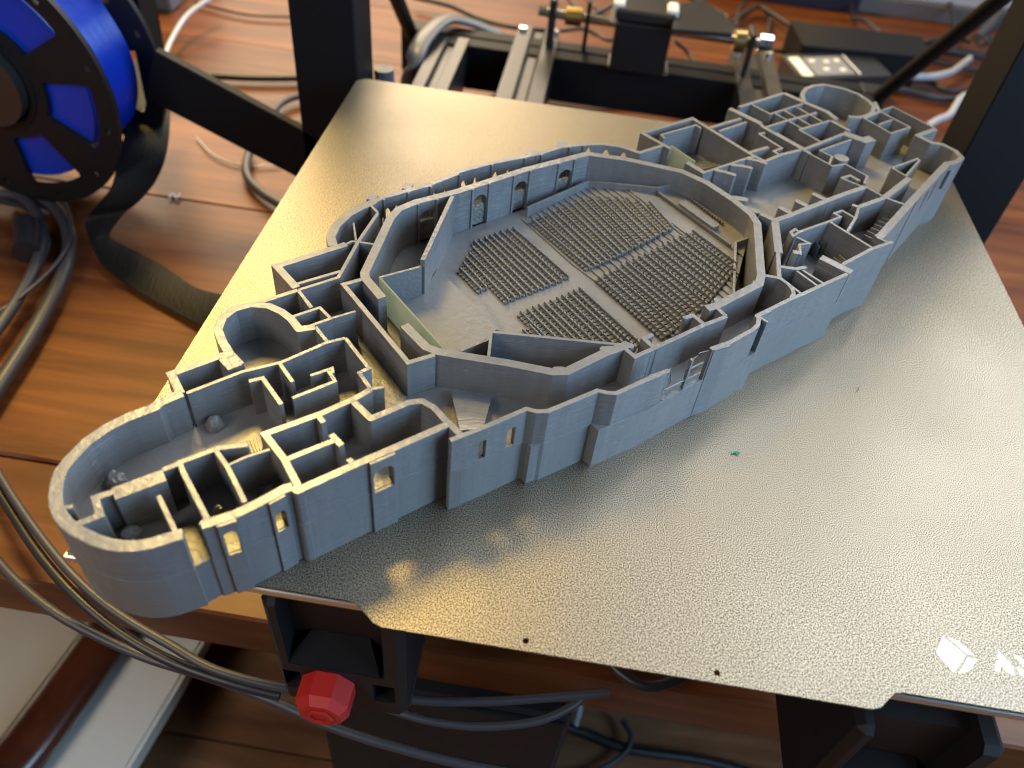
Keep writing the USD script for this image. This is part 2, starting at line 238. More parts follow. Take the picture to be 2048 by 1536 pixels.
# ------------------------------------------------------------------ surveyed plan of the printed building (millimetres on the build plate)
WALLS = [('outer_wall', 3.1, [(24.78, 36.5), (20.6, 32.12), (20.02, 30.1), (14.96, 25.26), (11.57, 20.89), (8.94, 15.37), (7.72, 9.15), (7.51, 5.56), (8.43, 2.06), (9.89, -1.24), (11.64, -4.07), (14.03, -6.61), (16.68, -8.51), (19.3, -9.77), (22.57, -10.78), (25.44, -11.59), (28.64, -12.04), (31.74, -11.99), (34.89, -11.31), (37.81, -10.09), (40.49, -8.29), (42.36, -6.97), (43.66, -6.31)], 30.7), ('outer_wall', 2.6, [(46.79, -3.23), (53.26, 1.24), (57.76, 5.76), (62.25, 10.85), (63.96, 11.89)], 30.7), ('outer_wall', 2.2, [(63.96, 11.89), (65.58, 10.94), (66.32, 11.55), (66.36, 11.74), (75.83, 20.46), (79.13, 23.43), (85.07, 28.68), (98.0, 40.38)], 30.7), ('partition_wall', 2.0, [(70.77, 43.06), (77.08, 37.99), (85.8, 46.02), (89.26, 47.34), (92.97, 45.56), (98.08, 40.53), (98.52, 40.49), (102.76, 36.53)], 30.7), ('partition_wall', 1.0, [(74.25, 48.73), (77.6, 50.47)], 30.7), ('partition_wall', 1.9, [(74.25, 48.73), (70.99, 44.53), (63.51, 37.02), (51.41, 26.96), (59.23, 19.72), (66.03, 11.32)], 30.7), ('partition_wall', 1.1, [(25.95, 36.64), (37.33, 47.74), (46.69, 53.81), (56.74, 64.71), (61.41, 67.77)], 30.7), ('partition_wall', 1.2, [(61.41, 67.77), (71.46, 56.86), (69.32, 54.42), (74.25, 48.73)], 30.7), ('outer_wall', 2.4, [(24.51, 36.16), (18.89, 42.75), (29.19, 52.67), (32.23, 54.3)], 30.7), ('partition_wall', 5.0, [(30.89, 52.74), (35.01, 49.34)], 30.7), ('partition_wall', 1.3, [(40.44, 44.55), (43.7, 46.57), (52.06, 38.01)], 30.7), ('partition_wall', 1.2, [(46.41, 53.12), (52.26, 46.86)], 30.7), ('partition_wall', 1.1, [(54.17, 40.89), (63.64, 49.66), (60.65, 53.23)], 30.7), ('partition_wall', 1.0, [(56.22, 50.3), (61.31, 54.6), (62.11, 52.64)], 30.7), ('partition_wall', 1.2, [(51.32, 70.63), (56.94, 64.76)], 30.7), ('outer_wall', 2.6, [(35.41, 49.43), (27.37, 58.31), (24.21, 62.85), (23.45, 68.1), (25.2, 72.92), (29.29, 76.1), (34.62, 76.73), (39.38, 75.0), (43.24, 72.4), (47.04, 68.48), (51.32, 70.63)], 30.7), ('partition_wall', 1.1, [(43.13, 73.42), (49.92, 79.51), (54.67, 75.3), (47.46, 68.58)], 30.7), ('outer_wall', 1.6, [(30.79, 77.04), (40.77, 86.08)], 30.7), ('partition_wall', 1.1, [(40.77, 86.08), (47.5, 79.07)], 30.7), ('partition_wall', 0.9, [(54.67, 75.3), (61.05, 80.35)], 30.7), ('partition_wall', 1.6, [(58.92, 96.3), (53.79, 92.2), (82.01, 61.56), (88.85, 66.52)], 30.7), ('partition_wall', 1.5, [(48.49, 22.56), (40.85, 19.72)], 30.7), ('partition_wall', 1.8, [(18.89, -8.5), (22.91, -4.97), (19.33, -0.47), (23.05, 2.28)], 30.7), ('partition_wall', 4.0, [(22.96, 1.36), (32.22, 9.16)], 30.7), ('partition_wall', 1.5, [(31.02, 10.57), (33.75, 12.92), (34.28, 13.87), (36.15, 15.29), (40.94, 19.49)], 30.7), ('partition_wall', 1.4, [(34.3, 13.39), (36.42, 10.72), (37.47, 9.59), (47.29, -1.0), (46.79, -3.23)], 30.7), ('partition_wall', 1.3, [(40.94, 19.49), (46.14, 14.67), (51.3, 8.67), (54.33, 5.08)], 30.7), ('partition_wall', 0.8, [(45.83, 14.97), (49.71, 18.81), (54.46, 22.23)], 30.7), ('partition_wall', 1.2, [(33.46, 3.0), (42.07, -6.3)], 30.7), ('partition_wall', 1.6, [(59.14, 19.39), (64.7, 24.27), (69.69, 28.5)], 30.7), ('partition_wall', 1.8, [(68.22, 30.42), (72.04, 27.19)], 30.7), ('partition_wall', 1.6, [(63.02, 36.05), (65.15, 33.97)], 30.7), ('partition_wall', 1.6, [(75.04, 23.26), (77.11, 21.38)], 30.7), ('partition_wall', 1.2, [(13.75, -4.63), (15.6, -3.72)], 30.7), ('outer_wall', 2.6, [(39.99, 87.15), (30.36, 96.3), (48.61, 113.43)], 30.7), ('partition_wall', 1.2, [(39.13, 88.65), (50.9, 98.59)], 30.7), ('partition_wall', 1.2, [(40.99, 86.26), (51.13, 95.28), (51.36, 99.11), (52.07, 115.63), (54.23, 134.05)], 30.7), ('partition_wall', 1.1, [(40.72, 86.38), (47.4, 78.78)], 30.7), ('partition_wall', 0.9, [(48.61, 113.43), (50.05, 115.54), (52.07, 115.63), (58.19, 115.67)], 30.7), ('partition_wall', 0.7, [(47.6, 126.17), (51.25, 116.29)], 30.7), ('partition_wall', 1.0, [(50.83, 138.1), (54.21, 134.4)], 30.7), ('outer_wall', 3.2, [(44.69, 111.46), (42.4, 116.1), (42.22, 122.8), (44.37, 130.83), (47.55, 136.25), (51.12, 141.14)], 30.7), ('outer_wall', 2.1, [(51.12, 141.14), (53.27, 144.48), (60.1, 150.43), (67.82, 157.26), (76.77, 168.15), (76.66, 169.49), (88.02, 179.37), (100.27, 188.11), (106.54, 192.71), (114.3, 200.27)], 30.7), ('outer_wall', 2.1, [(114.3, 200.27), (122.95, 204.88), (131.01, 207.92), (139.28, 207.98), (148.01, 204.71)], 30.7), ('buttress', 4.0, [(48.09, 143.83), (51.41, 143.72)], 30.7), ('buttress', 4.0, [(58.79, 154.24), (62.18, 154.12)], 30.7), ('buttress', 4.0, [(101.14, 192.36), (106.0, 192.16)], 30.7), ('buttress', 4.0, [(112.64, 202.7), (117.58, 202.48)], 30.7), ('hall_wall', 3.0, [(67.44, 88.48), (59.71, 96.96), (58.76, 99.34), (59.27, 132.05), (60.87, 138.72), (65.95, 145.03), (78.72, 155.34), (101.91, 178.11), (125.89, 197.9), (141.68, 198.01), (165.01, 194.65), (175.06, 188.34), (184.66, 178.52), (191.27, 169.81), (193.06, 164.22), (191.64, 130.73), (190.56, 125.99), (174.94, 110.22), (171.6, 108.04)], 30.7), ('hall_wall', 3.0, [(77.08, 77.59), (81.47, 73.28), (85.72, 69.24), (89.3, 68.09), (99.28, 67.91), (111.01, 67.81), (124.3, 66.97), (128.3, 68.06), (138.85, 78.44), (146.48, 84.46)], 30.7), ('hall_wall', 1.5, [(145.34, 82.15), (148.45, 79.06), (154.72, 84.74), (156.17, 86.44)], 30.7), ('hall_wall', 1.5, [(153.08, 83.19), (170.48, 99.34), (178.04, 105.37)], 30.7), ('hall_wall', 1.5, [(175.2, 109.0), (177.92, 105.34)], 30.7), ('pilaster', 1.6, [(154.26, 84.64), (151.15, 88.06), (153.43, 90.46)], 30.7), ('pilaster', 1.6, [(170.48, 99.52), (167.02, 103.34), (164.35, 101.59)], 30.7), ('pilaster', 2.4, [(138.75, 80.43), (141.43, 81.26)], 30.7), ('pilaster', 2.4, [(145.27, 84.18), (146.96, 83.88)], 30.7), ('pilaster', 2.4, [(175.42, 113.45), (176.32, 111.84)], 30.7), ('pilaster', 2.4, [(189.4, 126.26), (190.56, 125.99)], 30.7), ('pilaster', 2.4, [(125.21, 68.22), (127.07, 68.64)], 30.7), ('stage_splay_wall', 1.6, [(75.59, 111.0), (78.03, 152.23)], 30.7), ('stage_splay_wall', 1.1, [(104.22, 80.48), (143.76, 83.61)], 30.7), ('stage_splay_wall', 0.9, [(103.84, 79.93), (104.68, 68.75)], 30.7), ('stage_side_wall', 0.9, [(63.19, 101.12), (75.28, 110.31)], 28.5), ('stage_side_wall', 0.9, [(95.57, 72.13), (103.17, 79.28)], 28.5), ('stage_screen', 0.55, [(63.44, 100.25), (90.75, 71.04)], 29.5), ('outer_wall', 1.5, [(99.63, 34.78), (108.13, 41.56), (115.18, 47.68), (118.42, 50.54), (121.25, 50.11), (124.5, 50.92), (138.0, 62.15), (140.6, 61.83), (143.45, 62.13), (150.47, 68.37), (153.35, 70.88), (156.22, 72.99)], 30.7), ('outer_wall', 1.5, [(153.22, 71.13), (158.96, 75.43)], 30.7), ('outer_wall', 1.5, [(172.14, 88.03), (178.62, 92.81), (186.18, 100.44), (188.21, 103.47), (188.83, 106.59), (188.22, 107.96), (192.96, 112.13)], 30.7), ('outer_wall', 1.4, [(188.25, 108.17), (201.1, 120.36), (205.25, 123.77), (213.59, 131.35), (223.09, 139.65)], 30.7), ('partition_wall', 3.4, [(214.85, 147.8), (224.86, 140.96)], 30.7), ('outer_wall', 1.4, [(222.27, 145.16), (235.34, 158.3), (244.3, 165.12)], 30.7), ('outer_wall', 1.0, [(188.93, 107.74), (191.63, 105.57)], 30.7), ('partition_wall', 1.4, [(192.86, 131.34), (197.96, 131.11), (200.74, 128.43), (201.94, 125.62), (202.17, 123.23), (200.82, 120.09)], 30.7), ('partition_wall', 1.0, [(198.49, 131.24), (204.75, 123.85)], 30.7), ('partition_wall', 1.6, [(198.66, 137.95), (204.94, 138.2), (208.57, 140.2)], 30.7), ('partition_wall', 1.0, [(204.78, 136.86), (211.3, 129.55)], 30.7), ('partition_wall', 1.0, [(206.97, 137.83), (213.62, 131.57)], 30.7), ('partition_wall', 1.6, [(199.15, 146.56), (197.96, 131.11)], 30.7), ('partition_wall', 3.0, [(200.09, 166.92), (199.42, 146.63)], 30.7), ('partition_wall', 2.2, [(199.68, 167.78), (205.5, 172.37), (215.1, 181.19), (223.69, 188.89), (228.4, 193.19), (240.84, 203.66)], 30.7), ('pilaster', 2.4, [(195.75, 170.81), (200.52, 167.75)], 30.7), ('pilaster', 2.4, [(203.49, 177.55), (207.43, 174.43)], 30.7), ('pilaster', 2.4, [(210.87, 184.33), (214.84, 181.39)], 30.7), ('pilaster', 2.4, [(218.5, 191.6), (223.0, 188.16)], 30.7), ('partition_wall', 1.1, [(209.22, 162.86), (221.75, 173.13), (226.66, 177.5), (224.36, 179.23), (227.98, 182.3), (232.43, 177.99), (227.62, 167.64)], 30.7), ('partition_wall', 1.1, [(221.67, 172.6), (235.91, 158.44)], 30.7), ('partition_wall', 1.2, [(209.22, 162.86), (206.03, 159.12), (205.47, 161.39), (207.41, 163.86), (209.1, 161.85)], 30.7), ('partition_wall', 1.0, [(207.33, 158.49), (211.62, 155.78), (207.86, 153.88), (207.34, 147.27)], 30.7), ('partition_wall', 2.4, [(204.81, 148.46), (207.51, 148.68)], 30.7), ('partition_wall', 1.0, [(238.66, 166.57), (242.17, 164.09)], 30.7), ('partition_wall', 2.0, [(235.25, 186.86), (247.72, 197.33)], 30.7), ('partition_wall', 1.2, [(247.66, 197.04), (255.91, 193.49)], 30.7), ('partition_wall', 1.8, [(232.8, 187.82), (235.25, 186.86)], 30.7), ('partition_wall', 1.1, [(232.59, 178.0), (235.2, 186.58)], 30.7), ('partition_wall', 0.9, [(240.84, 203.66), (247.72, 197.33)], 30.7), ('partition_wall', 0.9, [(231.61, 208.08), (240.42, 202.97)], 30.7), ('partition_wall', 0.9, [(231.61, 208.08), (235.47, 211.23), (238.58, 207.96)], 30.7), ('outer_wall', 3.0, [(282.49, 234.99), (279.52, 230.68), (256.06, 193.53), (240.71, 168.54), (238.92, 166.36)], 30.7), ('outer_wall', 2.4, [(280.96, 233.56), (287.06, 237.53), (290.3, 242.01), (288.99, 247.56), (284.26, 252.24), (279.39, 252.52), (274.25, 257.57), (284.86, 267.13)], 30.7), ('outer_wall', 0.9, [(284.86, 267.13), (268.42, 284.95), (260.87, 277.61)], 30.7), ('partition_wall', 1.0, [(251.64, 267.65), (261.92, 256.0), (272.4, 265.18), (260.97, 277.26)], 30.7), ('partition_wall', 1.0, [(257.45, 263.21), (265.3, 270.34)], 30.7), ('outer_wall', 2.0, [(224.77, 275.98), (224.78, 284.65), (227.42, 291.57), (231.62, 296.22), (237.48, 299.36), (246.34, 298.04), (253.55, 293.78), (257.71, 287.08), (258.92, 281.21), (256.43, 274.33), (252.94, 270.26), (249.12, 267.98), (244.57, 267.33)], 30.7), ('outer_wall', 1.6, [(260.46, 287.56), (260.68, 277.55)], 30.7), ('partition_wall', 1.6, [(260.68, 277.55), (251.64, 267.65)], 30.7), ('outer_wall', 2.6, [(215.74, 282.98), (225.08, 275.69), (234.57, 269.1), (238.06, 262.76)], 30.7), ('outer_wall', 1.6, [(192.65, 261.01), (215.74, 282.98)], 30.7), ('outer_wall', 3.0, [(188.04, 258.08), (201.51, 247.35)], 30.7), ('partition_wall', 1.8, [(201.29, 246.58), (203.01, 243.6), (218.49, 228.06), (221.03, 225.58)], 30.7), ('partition_wall', 0.9, [(220.98, 225.25), (229.26, 217.29), (235.37, 220.57)], 30.7), ('partition_wall', 1.0, [(199.12, 265.28), (206.7, 258.3), (223.84, 274.14)], 30.7), ('partition_wall', 1.2, [(203.04, 243.96), (214.73, 254.57), (229.44, 266.78)], 30.7), ('partition_wall', 0.9, [(209.35, 259.48), (220.31, 248.1)], 30.7), ('partition_wall', 0.9, [(213.74, 264.17), (224.99, 252.32)], 30.7), ('partition_wall', 0.9, [(220.49, 269.28), (230.9, 257.68)], 30.7), ('partition_wall', 1.2, [(218.8, 246.6), (234.64, 260.27)], 30.7), ('partition_wall', 1.0, [(218.8, 246.6), (227.14, 237.82)], 30.7), ('partition_wall', 1.8, [(207.6, 240.14), (219.48, 228.34)], 30.7), ('partition_wall', 1.8, [(235.0, 260.37), (242.5, 252.65)], 30.7), ('partition_wall', 4.6, [(239.01, 249.51), (247.83, 245.26), (252.03, 248.55)], 30.7), ('partition_wall', 1.6, [(218.9, 228.82), (239.25, 248.89)], 30.7), ('partition_wall', 1.0, [(225.67, 229.5), (241.76, 244.15)], 30.7), ('partition_wall', 1.0, [(225.67, 229.5), (230.52, 225.77), (228.25, 218.85)], 30.7), ('partition_wall', 1.0, [(235.37, 220.57), (243.31, 212.78), (240.93, 206.23)], 30.7), ('partition_wall', 1.2, [(231.9, 208.4), (236.03, 211.33), (239.45, 208.15)], 30.7), ('partition_wall', 1.2, [(199.83, 237.15), (208.82, 226.86), (204.93, 222.84), (207.2, 220.31)], 30.7), ('partition_wall', 1.1, [(199.83, 237.15), (202.6, 239.0)], 30.7), ('partition_wall', 1.6, [(194.21, 218.77), (203.03, 226.14)], 30.7), ('partition_wall', 1.6, [(199.58, 212.22), (207.88, 220.83), (217.17, 227.67)], 30.7), ('partition_wall', 1.8, [(147.69, 222.28), (170.48, 242.88), (195.14, 216.84), (200.1, 212.98)], 30.7), ('partition_wall', 1.8, [(147.69, 222.61), (160.36, 212.1)], 30.7), ('partition_wall', 1.6, [(147.11, 204.83), (157.24, 214.37)], 30.7), ('partition_wall', 1.0, [(157.88, 220.69), (156.29, 223.19), (171.8, 236.97), (174.0, 234.54)], 30.7), ('partition_wall', 1.3, [(181.94, 234.19), (194.83, 246.75)], 30.7), ('partition_wall', 1.6, [(178.14, 236.47), (192.71, 249.66)], 30.7), ('stage_screen', 0.55, [(160.82, 217.34), (170.76, 206.74)], 29.5), ('partition_wall', 2.4, [(167.0, 202.61), (174.36, 195.8)], 30.7), ('partition_wall', 1.2, [(174.7, 197.07), (194.04, 214.64), (195.95, 215.19)], 30.7), ('pilaster', 2.0, [(179.31, 199.6), (182.83, 199.3), (186.3, 198.04)], 30.7), ('pilaster', 2.0, [(186.03, 205.98), (189.87, 206.35), (193.64, 205.73)], 30.7), ('pilaster', 2.0, [(193.27, 212.93), (196.81, 212.74), (200.26, 211.55)], 30.7), ('pilaster', 3.0, [(185.32, 180.11), (189.36, 180.13)], 30.7), ('pilaster', 3.0, [(189.73, 173.34), (193.37, 172.76)], 30.7), ('partition_wall', 1.0, [(255.84, 223.3), (269.21, 234.98), (269.68, 233.52), (260.46, 217.89), (255.94, 223.02)], 30.7), ('partition_wall', 2.6, [(261.69, 216.43), (247.86, 197.61)], 30.7)]
CLOSE = [[(43.66, -6.31), (46.79, -3.23)], [(99.63, 34.78), (102.76, 36.53)], [(158.96, 75.43), (172.14, 88.03)], [(223.09, 139.65), (224.86, 140.96), (222.27, 145.16)], [(244.3, 165.12), (238.92, 166.36)], [(282.49, 234.99), (280.96, 233.56)], [(260.87, 277.61), (258.92, 281.21)], [(192.65, 261.01), (188.04, 258.08)], [(188.04, 258.08), (192.71, 249.66), (178.14, 236.47), (170.48, 242.88)], [(147.69, 222.61), (147.11, 204.83), (148.01, 204.71)], [(44.69, 111.46), (48.61, 113.43)], [(32.23, 54.3), (35.41, 49.43)], [(24.51, 36.16), (24.78, 36.5)], [(188.25, 108.17), (192.96, 112.13)], [(30.79, 77.04), (30.14, 76.31)]]
HALL = [(67.44, 88.48), (59.71, 96.96), (58.76, 99.34), (59.27, 132.05), (60.87, 138.72), (65.95, 145.03), (78.72, 155.34), (101.91, 178.11), (125.89, 197.9), (141.68, 198.01), (165.01, 194.65), (175.06, 188.34), (184.66, 178.52), (191.27, 169.81), (193.06, 164.22), (191.64, 130.73), (190.56, 125.99), (174.94, 110.22), (171.6, 108.04), (175.2, 109.0), (177.92, 105.34), (170.48, 99.34), (153.08, 83.19), (148.45, 79.06), (145.34, 82.15), (138.85, 78.44), (128.3, 68.06), (124.3, 66.97), (111.01, 67.81), (89.3, 68.09), (85.72, 69.24), (81.47, 73.28), (77.08, 77.59)]
STAGE = [(60.11, 111.93), (75.41, 112.05), (78.18, 126.1), (93.55, 109.87), (95.72, 111.34), (103.38, 98.68), (103.59, 79.95), (88.99, 81.05)]
STEP = [(95.55, 112.78), (104.17, 103.87), (108.27, 102.11), (103.95, 99.31)]
LOW = [[(105.16, 171.15, 18.3), (128.03, 192.38, 21.6), (156.23, 190.57, 24.2), (161.95, 194.58, 24.7)], [(185.0, 132.34, 20.5), (186.33, 159.2, 24.4), (191.51, 163.24, 24.6)]]
BAR = [(166.32, 182.51), (167.53, 184.31), (179.95, 170.92), (180.24, 168.94), (177.92, 168.33), (166.27, 179.81)]
BARFLOOR = [(156.96, 189.75), (184.97, 159.36), (187.56, 164.6), (193.63, 169.51), (195.36, 181.73), (188.17, 192.95), (174.36, 204.62), (162.69, 201.38), (157.34, 195.98)]
GLASS = [(170.76, 187.59), (171.76, 186.41), (172.75, 185.24), (173.74, 184.07), (174.73, 182.91), (175.71, 181.76), (176.68, 180.61), (177.65, 179.46), (178.62, 178.33), (179.58, 177.2), (180.53, 176.07), (181.48, 174.95), (182.42, 173.84)]
ROWS = [(13.2, (100.69, 161.27), (125.39, 134.8)), (13.2, (98.56, 159.9), (123.12, 132.52)), (13.2, (96.23, 157.78), (121.15, 130.53)), (13.2, (94.21, 155.87), (119.2, 128.56)), (13.2, (92.55, 153.95), (117.24, 126.8)), (13.2, (90.88, 152.16), (115.13, 125.01)), (13.2, (88.93, 150.19), (113.23, 123.08)), (13.2, (87.25, 148.64), (111.22, 121.24)), (13.2, (87.14, 144.74), (109.31, 119.73)), (13.2, (86.56, 140.79), (107.46, 117.85)), (13.2, (86.13, 137.48), (105.45, 115.95)), (13.2, (85.65, 134.2), (96.62, 121.29)), (13.2, (85.09, 130.44), (95.11, 119.46)), (13.2, (129.5, 129.58), (152.7, 103.78)), (13.2, (127.52, 127.62), (151.41, 101.06)), (13.2, (125.85, 125.75), (147.91, 101.22)), (13.2, (123.61, 123.75), (143.6, 101.52)), (13.2, (121.97, 121.92), (140.54, 101.27)), (13.2, (119.77, 119.95), (136.84, 100.96)), (13.2, (117.87, 118.08), (133.51, 100.69)), (13.2, (115.95, 116.59), (130.47, 100.44)), (13.2, (114.08, 114.83), (127.25, 100.18)), (13.2, (112.23, 113.0), (124.0, 99.91)), (13.2, (110.11, 111.12), (120.45, 99.62)), (13.2, (114.13, 104.6), (118.73, 99.48)), (13.2, (112.15, 101.94), (114.67, 99.15)), (13.6, (107.42, 168.37), (132.61, 141.73)), (14.08, (110.08, 171.12), (134.66, 142.85)), (14.56, (112.85, 173.06), (136.41, 144.0)), (15.04, (114.68, 174.52), (138.44, 145.66)), (15.52, (117.17, 176.16), (140.2, 146.82)), (16.0, (119.3, 178.21), (142.56, 148.68)), (16.48, (121.47, 179.91), (144.33, 149.97)), (16.96, (123.66, 181.62), (146.09, 151.47)), (17.44, (125.85, 183.34), (147.86, 152.99)), (17.92, (129.15, 184.09), (150.27, 154.9)), (18.4, (132.82, 184.31), (152.38, 156.74)), (18.88, (136.5, 184.28), (154.5, 158.6)), (19.36, (139.82, 184.4), (156.31, 160.28)), (19.84, (143.82, 184.45), (158.13, 162.08)), (20.32, (147.83, 183.37), (160.61, 163.95)), (20.8, (153.16, 182.53), (162.78, 165.76)), (13.6, (136.0, 137.4), (161.38, 109.18)), (14.08, (138.01, 139.1), (163.27, 111.0)), (14.56, (140.03, 140.72), (164.95, 112.99)), (15.04, (142.35, 142.73), (166.89, 115.44)), (15.52, (144.08, 144.4), (168.41, 117.34)), (16.0, (145.82, 145.98), (169.96, 119.13)), (16.48, (148.19, 147.72), (171.93, 121.32)), (16.96, (150.27, 149.29), (173.68, 123.26)), (17.44, (152.35, 150.98), (175.46, 125.28)), (17.92, (154.76, 152.76), (177.0, 128.03)), (18.4, (156.87, 154.58), (178.43, 130.6)), (18.88, (158.99, 156.42), (179.88, 133.19)), (19.36, (160.8, 158.08), (181.14, 135.45)), (19.84, (162.95, 159.94), (182.61, 138.07)), (20.32, (165.1, 161.48), (183.97, 140.5)), (20.8, (167.59, 163.35), (185.56, 143.36)), (21.28, (170.1, 165.34), (186.36, 147.25))]
WIN = [('arch', 51.43, -0.09, 32.5, 3.23, 17.4, 27.46), ('arch', 60.19, 8.52, 48.6, 3.03, 17.4, 25.87), ('arch', 82.44, 26.35, 41.4, 5.94, 17.4, 27.41), ('slot', 107.4, 40.98, 38.6, 2.39, 19.0, 25.46), ('slot', 114.63, 47.2, 41.0, 2.79, 19.0, 25.03), ('niche', 86.25, 162.74, 44.5, 7.23, 12.83, 26.36), ('niche', 100.41, 176.57, 43.6, 6.74, 11.15, 25.62), ('niche', 117.11, 190.66, 39.5, 6.32, 13.98, 25.83), ('niche', 68.91, 147.42, 38.9, 5.68, 11.21, 24.47), ('pointed', 78.5, 170.52, 56.6, 3.17, 23.33, 26.59), ('pointed', 82.82, 174.84, 41.0, 1.92, 23.57, 27.98), ('pointed', 89.87, 180.69, 35.5, 2.65, 23.62, 27.16), ('pointed', 94.57, 184.04, 35.5, 1.79, 24.02, 27.38), ('pointed', 125.69, 205.92, 20.6, 2.37, 26.4, 28.34), ('pointed', 133.54, 207.94, 0.4, 2.93, 25.5, 28.17), ('pointed', 141.37, 207.2, -20.6, 2.87, 25.89, 28.37), ('pointed', 54.38, 145.43, 41.4, 3.05, 19.49, 26.4), ('pointed', 57.22, 147.92, 41.0, 1.88, 23.5, 26.69), ('pointed', 69.6, 159.22, 57.9, 2.04, 25.24, 26.98), ('pointed', 72.81, 163.34, 50.6, 1.85, 24.49, 27.35), ('pointed', 78.75, 170.75, 54.3, 3.64, 23.47, 26.72), ('slit', 270.18, 213.07, 57.7, 4.84, 13.75, 19.51), ('slit', 276.08, 222.43, 57.7, 5.49, 15.14, 22.45), ('slit', 284.05, 234.61, 55.5, 2.48, 14.76, 22.96), ('groove', 260.45, 197.67, 57.7, 3.38, 0.0, 24.65)]
RIBW = [(76.91, 168.33, 50.58), (88.27, 179.55, 35.52), (100.59, 188.34, 35.52), (106.53, 192.71, 44.26), (117.82, 202.15, 28.06), (123.54, 205.11, 20.64), (53.01, 144.09, 57.22), (60.89, 151.12, 41.03), (68.07, 157.48, 41.53), (77.06, 168.5, 50.58)]
PLINTH = [[(119.13, 50.29), (121.35, 48.08), (124.96, 50.65), (125.65, 56.62), (121.93, 58.23), (119.33, 57.67)], [(137.63, 61.28), (140.64, 58.77), (154.65, 69.93), (179.47, 93.78), (192.25, 105.23), (188.61, 107.0), (179.43, 98.5), (156.7, 78.23), (142.51, 67.7)]]
STRIP = [[(153.0, 70.92), (159.52, 76.36), (158.91, 74.45), (153.45, 69.92)], [(171.79, 88.13), (178.74, 93.01), (178.15, 90.78), (173.26, 87.61)]]
BUT = [(133.13, 44.11), (133.33, 44.16)]
BIGWIN = [(158.96, 75.43), (172.14, 88.03)]
STUBS = [((31.39, 37.22), 2.5, 21.5), ((14.01, 13.24), 2.7, 21.5), ((25.81, -2.05), 2.7, 21.5), ((44.11, 8.63), 1.2, 22), ((54.96, 16.3), 2.4, 22)]
RIBS = [((35.84, 29.31), (41.48, 24.65)), ((36.62, 29.81), (41.96, 25.21)), ((37.41, 30.3), (42.43, 25.78)), ((38.19, 30.79), (42.91, 26.34)), ((38.99, 31.29), (43.39, 26.91)), ((39.78, 31.79), (43.88, 27.48)), ((40.57, 32.29), (44.36, 28.06)), ((41.37, 32.79), (44.85, 28.63)), ((42.17, 33.29), (45.34, 29.21)), ((42.97, 33.79), (45.83, 29.79)), ((43.78, 34.3), (46.32, 30.37)), ((44.59, 34.81), (46.81, 30.95)), ((45.4, 35.31), (47.31, 31.54)), ((46.21, 35.82), (47.8, 32.12))]
RAMP = [[94.54, 64.1, 19.0], [107.2, 64.02, 19.0], [107.21, 45.83, 25], [100.87, 43.6, 25]]
PLATES = [((237.73, 176.64), (241.16, 174.24), 25), ((239.64, 179.51), (243.17, 177.32), 25), ((241.56, 182.43), (245.2, 180.45), 25), ((243.51, 185.38), (247.26, 183.61), 25), ((245.49, 188.37), (249.35, 186.82), 25), ((247.49, 191.4), (251.46, 190.08), 25), ((249.52, 194.47), (253.61, 193.38), 25), ((217.72, 173.41), (219.67, 166.68), 23), ((219.76, 174.7), (222.47, 169.5), 23), ((221.82, 176.0), (225.31, 172.35), 23), ((225.01, 162.17), (227.24, 159.4), 22), ((227.6, 164.43), (229.38, 161.2), 22), ((230.22, 166.7), (231.55, 163.02), 22), ((232.87, 169.01), (233.72, 164.85), 22)]
STAIRS = [((173.31, 225.44), (177.37, 229.87)), ((174.07, 223.72), (179.3, 228.62)), ((174.83, 222.01), (181.21, 227.37)), ((175.59, 220.32), (183.11, 226.14)), ((176.34, 218.63), (185.01, 224.91))]
NOTCH = [(54.09, 0.11), (79.95, 0.34), (83.38, -1.27), (88.44, -5.16), (90.94, -5.57), (127.82, -2.8), (177.96, -2.98), (216.65, -6.24), (219.66, -5.08), (224.07, -0.91), (238.7, 0.0)]
LOGO = [[(241.45, 18.96), (246.56, 13.86), (241.71, 8.03), (238.26, 13.43)], [(242.15, 19.02), (245.64, 18.1), (249.09, 14.31), (246.97, 14.31)], [(246.88, 13.61), (249.61, 13.37), (246.21, 9.32), (242.64, 7.99)]]
LETTERS = [[(255.12, 15.16), (256.25, 17.03), (258.81, 12.73), (258.43, 10.24), (256.14, 11.45)], [(254.8, 14.07), (255.84, 13.03), (254.6, 10.78), (253.26, 10.75)], [(260.01, 16.65), (261.31, 16.46), (263.0, 15.1), (262.32, 12.94)], [(259.89, 13.12), (261.57, 12.4), (261.44, 10.17), (259.97, 10.91)]]
SHRED = [(186.17, 73.39), (187.2, 74.24), (188.17, 74.01), (188.61, 73.24)]
SPECK = [(234.79, 114.95), (233.68, 112.66)]
DRUM = (236.1, 230.1)
SPA = -8.0
SLEEVE_L = [(-177.6, 379.2, -52.0), (-155.1, 326.8, -58.0), (-145.3, 288.5, -66.0), (-145.2, 274.3, -76.0), (-152.6, 267.6, -85.0), (-162.1, 266.0, -96.0), (-155.9, 255.3, -102.0), (-141.2, 239.4, -106.0), (-113.6, 222.5, -106.0), (-84.5, 209.3, -106.0), (-62.9, 199.2, -104.0), (-30.2, 182.5, -95.0)]
SLEEVE_R = [(-167.2, 407.2, -52.0), (-140.4, 352.1, -58.0), (-123.8, 309.2, -64.0), (-125.3, 294.1, -76.0), (-131.0, 280.2, -84.0), (-140.9, 270.8, -92.0), (-144.3, 257.7, -98.0), (-136.8, 256.5, -103.0), (-109.2, 245.7, -104.0), (-81.5, 230.0, -104.0), (-61.4, 224.5, -102.0), (-28.8, 209.0, -93.0)]
